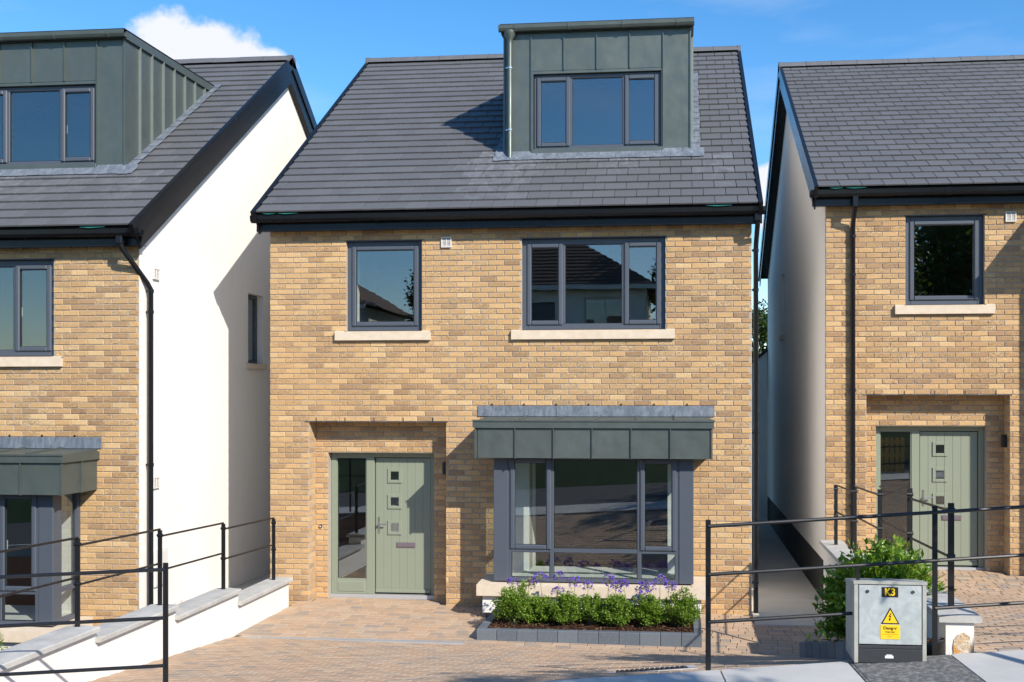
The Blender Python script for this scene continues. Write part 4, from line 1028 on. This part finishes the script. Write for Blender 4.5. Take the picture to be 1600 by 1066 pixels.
def mulch(parent, poly_fn, x0, x1, y0, y1, zfun, o, n_=500, up=.09):
    mb = MB(); nx, ny = 30, 12; vs = []
    for j in range(ny+1):
        for i in range(nx+1):
            y = y0+(y1-y0)*j/ny; a, b = poly_fn(y); x = a+(b-a)*i/nx
            vs.append(Vector((x, y, zfun(x, y)+up+.02*noise.noise(Vector((x*6, y*6, 0)))+.012*noise.noise(Vector((x*21, y*21, 3)))))-o)
    mb.tint = (.35, 0, 0); mb.add(vs, [(j*(nx+1)+i, j*(nx+1)+i+1, (j+1)*(nx+1)+i+1, (j+1)*(nx+1)+i) for j in range(ny) for i in range(nx)])
    m_ = mb.build('soil', 'mulch', parent)
    mb = MB()
    for k in range(n_):
        y = rnd.uniform(y0, y1); a, b = poly_fn(y); x = rnd.uniform(a, b); z = zfun(x, y)+up+.012
        M = Matrix.Translation(Vector((x, y, z))-o) @ Euler((rnd.gauss(0, .4), rnd.gauss(0, .4), rnd.uniform(0, 6.3))).to_matrix().to_4x4()
        mb.tint = (rnd.random()**1.5, 0, 0); l = rnd.uniform(.012, .035); w = rnd.uniform(.004, .009); mb.box(-l, l, -w, w, -.003, .003, M)
    stuff(mb.build('bark_chips', 'mulch', parent))
def leaf(mb, p, d, L, w, fold=.25):
    """a folded pointed leaf along d"""
    d = d.normalized(); a = Vector((0, 0, 1)) if abs(d.z) < .95 else Vector((1, 0, 0)); s = d.cross(a).normalized()
    ang = rnd.uniform(-.9, .9); nrm = s.cross(d); s = s*math.cos(ang)+nrm*math.sin(ang); nrm = s.cross(d)
    m1 = p+d*L*.5-nrm*L*.06
    mb.add([p, m1+s*w+nrm*w*fold, p+d*L, m1-s*w+nrm*w*fold, m1], [(0, 1, 4), (1, 2, 4), (2, 3, 4), (3, 0, 4)])
def shrub(loc, r, h, nl, label, mat='leaf_box', cat='shrub', name='box_shrub', group='box shrubs in the bed under the bay window', ls=(.020, .036), lw=.62, seed=0, twigs=85, sprig=.06):
    rr = random.Random(seed); t = empty(name, loc, label, cat, group)
    st = MB(); mb = MB(); sd = Vector((seed*3.7, 0, 0))
    tips = []
    for i in range(twigs):
        a = rr.uniform(0, 6.283); el = math.acos(rr.uniform(-.15, 1)); d = Vector((math.cos(a)*math.sin(el), math.sin(a)*math.sin(el), math.cos(el)))
        lump = 1+.30*noise.noise(d*2.1+sd)+.12*noise.noise(d*5+sd); R_ = Vector((d.x*r*lump, d.y*r*lump, h*.40+d.z*h*.60*lump)); base = Vector((rr.gauss(0, r*.14), rr.gauss(0, r*.14), 0)); mid = base.lerp(R_, .5)+Vector((0, 0, h*.10))
        tip = R_+d*rr.uniform(-.01, sprig); st.tube([base, mid, tip], [.005, .0035, .0015], 5, False); tips.append((base, mid, tip, d))
    per = nl//twigs
    for base, mid, tip, d in tips:
        for k in range(per):
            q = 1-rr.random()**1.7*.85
            c = (mid.lerp(tip, (q-.3)/.7) if q > .3 else base.lerp(mid, q/.3))
            sp = r*.17*(1.15-q*.6)
            c = c+Vector((rr.gauss(0, sp), rr.gauss(0, sp), rr.gauss(0, sp)))
            if c.z < .015: continue
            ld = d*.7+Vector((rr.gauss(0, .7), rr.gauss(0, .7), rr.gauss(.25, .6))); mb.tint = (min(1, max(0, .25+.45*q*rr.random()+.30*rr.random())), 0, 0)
            L = rr.uniform(*ls); leaf(mb, c, ld, L, L*lw*.5)
    st.build('stem', 'bark', t); raw(mb, 'foliage', mat, t); return t
def agapanthus(loc, h, lean, label, faded=False, seed=0, hr=.06, nf=26):
    rr = random.Random(seed); t = empty('agapanthus', loc, label, 'flower', 'agapanthus flowers above the box shrubs')
    top = Vector((lean[0], lean[1], h)); MB().tube([(0, 0, 0), top*.5+Vector((lean[0]*-.12, lean[1]*-.12, 0)), top], [.0045, .004, .003], 6).build('stem', 'stem', t)
    mb = MB(); ped = MB()
    for i in range(nf):
        a = rr.uniform(0, 6.283); el = math.acos(rr.uniform(-.45, 1)); d = Vector((math.cos(a)*math.sin(el), math.sin(a)*math.sin(el), math.cos(el))); e = top+d*hr*rr.uniform(.55, .95); ped.tube([top, e], .0012, 4, False)
        mb.tint = (rr.random(), 0, 0)
        for k in range(6):
            b = Vector((rr.gauss(0, 1), rr.gauss(0, 1), rr.gauss(0, 1))).cross(d).normalized(); leaf(mb, e, d*.8+b*.75, rr.uniform(.024, .036), .0062, .1)
    raw(mb, 'flower_head', 'petal_faded' if faded else 'petal', t); ped.build('pedicels', 'stem', t)
    fl = MB()
    for i in range(5):
        a = rr.uniform(0, 6.283); v = Vector((math.cos(a), math.sin(a), 0)); L = rr.uniform(.16, .26); w = Vector((-v.y, v.x, 0))*.010; fl.tint = (rr.random(), 0, 0)
        p = [v*.01, v*L*.4+Vector((0, 0, L*.55)), v*L*.8+Vector((0, 0, L*.62)), v*L*1.05+Vector((0, 0, L*.42))]
        fl.add([p[0]-w*.6, p[0]+w*.6, p[1]-w, p[1]+w, p[2]-w*.9, p[2]+w*.9, p[3]], [(0, 1, 3, 2), (2, 3, 5, 4), (4, 5, 6)])
    raw(fl, 'foliage', 'leaf_laurel', t)
# main bed
zb = lambda x, y: -.09
bed = empty('planting_bed', (-1.1, -1.95, -.09), 'mulched planting bed edged with dark kerb stones under the bay window', 'planting bed'); ob = Vector(bed.location)
kerb_run(bed, [(-2.41, -.72), (-2.41, -1.83)], zb, ob, h=.13, L=.30); kerb_run(bed, [(-2.46, -1.88), (.24, -1.88)], zb, ob, h=.13); kerb_run(bed, [(.19, -1.83), (.19, -.72)], zb, ob, h=.13, L=.30)
mulch(bed, lambda y: (-2.37, .15), 0, 0, -1.84, -.68, zb, ob, 1500, .105)
ords = ['leftmost', 'second from left', 'third from left', 'fourth from left', 'fifth from left', 'sixth from left', 'rightmost']
spots = [(-2.08, -1.46, .225, .44), (-1.75, -1.42, .14, .30), (-1.44, -1.46, .18, .36), (-1.11, -1.42, .165, .33), (-.80, -1.48, .175, .36), (-.40, -1.45, .165, .34), (.0, -1.46, .20, .41)]
for i, (x, y, r, h) in enumerate(spots):
    shrub((x, y, .01), r*.94, h*.97, 6000, f'{ords[i]} of the seven small green box shrubs under the bay window', seed=i+1)
ag = [(-2.08, -1.05, .72, (.02, 0)), (-1.86, -.98, .66, (.02, 0)), (-1.62, -1.10, .84, (-.03, 0)), (-1.44, -1.02, .86, (.04, 0)), (-1.36, -1.28, .62, (-.02, 0)), (-1.20, -1.08, .74, (.03, 0)), (-.98, -1.12, .70, (0, 0)), (-.72, -1.02, .80, (.02, 0)), (-.66, -1.12, .68, (.07, 0)), (-.42, -1.05, .74, (-.06, 0)), (-.30, -1.08, .66, (.06, 0)), (-.12, -1.14, .70, (-.03, 0)), (.02, -1.0, .82, (0, 0)), (.10, -1.12, .72, (.05, 0)), (-.22, -1.3, .52, (0, 0))]
agl = ['small violet agapanthus head furthest left above the shrubs', 'faded brown agapanthus head near the left of the flowers', 'tall violet agapanthus head before the lower left bay pane', 'tallest left violet agapanthus head beside the bay mullion', 'low violet agapanthus head just above the third shrub', 'violet agapanthus head between third and fourth shrubs', 'loose violet agapanthus head above the fourth shrub', 'large violet agapanthus head at the middle of the bed', 'violet agapanthus head leaning right of the large middle one', 'thin violet agapanthus head right of the middle', 'small violet agapanthus head leaning right above the fifth shrub', 'full violet agapanthus head above the sixth shrub', 'tall violet agapanthus head before the lower right bay pane', 'violet agapanthus head furthest right above the shrubs', 'lowest violet agapanthus head hanging before the white plinth']
for i, (x, y, h, ln) in enumerate(ag): agapanthus((x*.9-.29, y-.12, .03), h*.60, ln, agl[i], faded=(i == 1), seed=40+i, hr=.074+.014*((i*7) % 3), nf=26+(i*5) % 14)
# right bed with laurel
zm = z_main
bed2 = empty('planting_bed', (1.7, -4.4, z_main(1.7, -4.4)), 'mulched bed with dark angled kerb beside the grey cabinet', 'planting bed'); ob = Vector(bed2.location)
kerb_run(bed2, [(1.99, -3.42), (1.24, -3.52), (1.48, -5.78)], zm, ob, h=.15, L=.30)
mulch(bed2, lambda y: (1.26+(-3.5-y)*.105, 2.0), 0, 0, -5.95, -3.5, zm, ob, 900, .12)
shrub((1.79, -4.75, .50), .41, .88, 10500, 'large glossy green laurel bush behind the grey electrical cabinet', 'leaf_laurel', 'bush', 'laurel_bush', None, (.055, .095), .46, 77, 130, .16)
# left house bed
bed3 = empty('planting_bed', (-8.9, -3.2, -.46), 'planting bed of the left house glimpsed behind the stepped wall', 'planting bed'); ob = Vector(bed3.location); zl = lambda x, y: -.48
kerb_run(bed3, [(-10.1, -3.42), (-7.6, -3.42)], zl, ob, h=.17); mulch(bed3, lambda y: (-10.1, -7.65), 0, 0, -3.38, -2.2, zl, ob, 200, .14)
for i, x in enumerate((-8.0, -8.42)): shrub((x, -2.95, -.35), .2, .42, 1800, ('small green shrub nearest the boundary wall at the lower left', 'small green shrub cut by the left picture edge')[i], seed=21+i, group='shrubs in the left house bed')

# ------------------------------------------------------------------ trees and what lies behind
def tree(loc, h, r, nl, label, seed, ls=(.12, .24), trunk=.16, name='tree', cz0=.35, group=None, sparse=False):
    rr = random.Random(seed); t = empty(name, loc, label, 'tree', group); st = MB(); mb = MB(); sd = Vector((seed*1.3, 5, 1))
    st.tube([(0, 0, -.3), (rr.gauss(0, .1), rr.gauss(0, .1), h*.3), (rr.gauss(0, .2), rr.gauss(0, .2), h*.6), (0, 0, h*.88)], [trunk, trunk*.75, trunk*.45, .02], 9)
    tips = []
    for i in range(34):
        z0 = h*rr.uniform(cz0*.75, .8); a = rr.uniform(0, 6.283); el = rr.uniform(.15, 1.1); u = (z0/h-cz0*.75)/(1-cz0*.75)
        L = r*(1.05-.45*u)*rr.uniform(.75, 1.1); d = Vector((math.cos(a)*math.cos(el*.8), math.sin(a)*math.cos(el*.8), math.sin(el*.8)))
        b = Vector((0, 0, z0)); e = b+d*L; m_ = b+d*L*.5+Vector((0, 0, -L*.06)); st.tube([b, m_, e], [trunk*.3, trunk*.17, .012], 5, False); tips += [(m_, e)]
        for q in range(2):
            d2 = (d+Vector((rr.gauss(0, .6), rr.gauss(0, .6), rr.gauss(.1, .4)))).normalized(); e2 = m_+d2*L*.5; st.tube([m_, e2], [trunk*.12, .008], 4, False); tips.append((m_, e2))
    for i in range(nl):
        a, b = rr.choice(tips); q = rr.uniform(.35, 1.08); c = a.lerp(b, q)+Vector((rr.gauss(0, r*.11), rr.gauss(0, r*.11), rr.gauss(0, r*.09)))
        mb.tint = (rr.random(), 0, 0); L = rr.uniform(*ls); leaf(mb, c, Vector((rr.gauss(0, 1), rr.gauss(0, 1), rr.gauss(-.2, .7))), L, L*.3)
    st.build('trunk', 'bark', t); raw(mb, 'crown', 'leaf_tree', t); return t
tree((3.7, 33, 1.2), 6.6, 2.4, 9000, 'green leafy tree showing in the gap between middle and right houses', 11, (.16, .3), name='garden_tree')
gw = empty('garden_wall', (1.5, 10.85, -.6), 'pale rendered garden wall with sloping cap at the end of the passage', 'wall')
MB().prism([(-.54, 0), (.54, 0), (.54, 4.52), (-.54, 3.66)], 'y', -.12, .12).build('wall_body', 'render_white', gw); MB().prism([(-.54, 3.662), (.54, 4.522), (.54, 4.60), (-.54, 3.74)], 'y', -.17, .17).build('wall_cap', 'plinth_black', gw)
# across the street (seen mirrored in the panes, and casting the dappled shade on the footpath)
tree((10.2, -19.5, 1.8), 9.0, 3.4, 15000, 'broad leafy tree across the street mirrored in the right house window', 5, (.16, .3), name='street_tree', group='trees across the street')
tree((1.2, -35, 4.2), 9.0, 2.8, 10000, 'leafy tree across the street mirrored in the upper windows', 8, (.18, .32), name='street_tree', group='trees across the street')
tree((4.25, -8.2, .95), 4.7, .6, 700, 'slender young tree near the road casting dappled shade on the footpath', 9, (.10, .18), .06, 'street_tree', .82, 'trees across the street')
tree((5.6, -13.1, 1.0), 7.4, 1.4, 2400, 'young tree beside the road whose shade falls across the driveway edge', 15, (.10, .18), .06, 'street_tree', .5, 'trees across the street')
tree((-11.6, -34, 4.2), 5.6, 1.7, 5000, 'small leafy tree across the street mirrored in the upper left window', 18, (.14, .26), .12, 'street_tree', .35, 'trees across the street')
def bungalow(loc, hw, label):
    op = empty('bungalow', loc, label, 'house', 'bungalows across the street')
    wins = [(-hw+.9, -hw+2.7, 1, 2.5), (-.6, .6, 0, 2.3), (hw-2.7, hw-.9, 1, 2.5)]
    mb = MB()
    for a, b, c, d in cells(-hw, hw, 0, 3.0, wins): mb.box(a, b, -.3, 0, c, d)
    mb.box(-hw, hw, -8, -7.7, 0, 3.0); mb.box(-hw, -hw+.3, -7.7, -.3, 0, 3.0); mb.box(hw-.3, hw, -7.7, -.3, 0, 3.0); mb.box(-hw+.3, hw-.3, -7.7, -.3, 2.95, 2.99); mb.build('wall', 'render_white', op)
    N = 15; mb = MB(); run = 4.4/N; ri = 2.9/N
    for i in range(N):
        a0, a1 = i*run, (i+1)*run; z0, z1 = 3.0+i*ri, 3.0+(i+1)*ri+.0
        P = lambda q, z: [(-hw-.5+q, .5-q, z), (hw+.5-q, .5-q, z), (hw+.5-q, -8.5+q, z), (-hw-.5+q, -8.5+q, z)]
        A, B = P(a0, z0+.05), P(a1+.02, z1+.012); C = P(a0, z0-.01)
        mb.add(A+B+C, [(0, 1, 5, 4), (1, 2, 6, 5), (2, 3, 7, 6), (3, 0, 4, 7), (8, 9, 1, 0), (9, 10, 2, 1), (10, 11, 3, 2), (11, 8, 0, 3)])
    q = P(4.4, 5.9); mb.add(q, [(0, 1, 2, 3)]); mb.build('roof', 'roof_red', op)
    MB().box(-hw-.5, hw+.5, .48, .53, 2.80, 3.0).build('fascia', 'white_plastic', op)
    for x0, x1, c, d in (wins[0], wins[2]):
        mb = MB(); frame_bars(mb, x0, x1, c, d, .08, -.2, -.12); mb.box((x0+x1)/2-.03, (x0+x1)/2+.03, -.19, -.12, c+.08, d-.08); w_ = mb.build('window', 'white_plastic', op); MB().box(x0+.05, x1-.05, -.16, -.155, c+.05, d-.05).build('pane', 'glass', w_)
    MB().box(-.6, .6, -.2, -.15, 0, 2.3).build('door', 'frame_grey', op)
bungalow((-6.2, -31, 4.75), 4.6, 'hip-roofed bungalow across the street mirrored in the wide upper window')
bungalow((-19.6, -31, 4.0), 5.0, 'hip-roofed bungalow across the street mirrored in the narrow upper window')

# timber pallet leaning by the road (mirrored in the right house's side light)
pt = empty('timber_pallet', (4.95, -8.7, 1.0), 'yellow timber pallet across the footpath mirrored in the right door side light', 'pallet')
n = NT('fresh_timber'); n.bsdf(n.mix(n.noise(9, 4, .6, (1, 1, .15)), (.52, .36, .12), (.62, .46, .18)), .8)
for i in range(7): MB().cbox(-.42+i*.125, -.42+i*.125+.09, .0, .02, 0, .85, .003).build('slat', 'fresh_timber', pt)
for z in (.08, .38, .70): MB().cbox(-.42, .42, -.07, -.001, z, z+.07, .003).build('bearer', 'fresh_timber', pt)
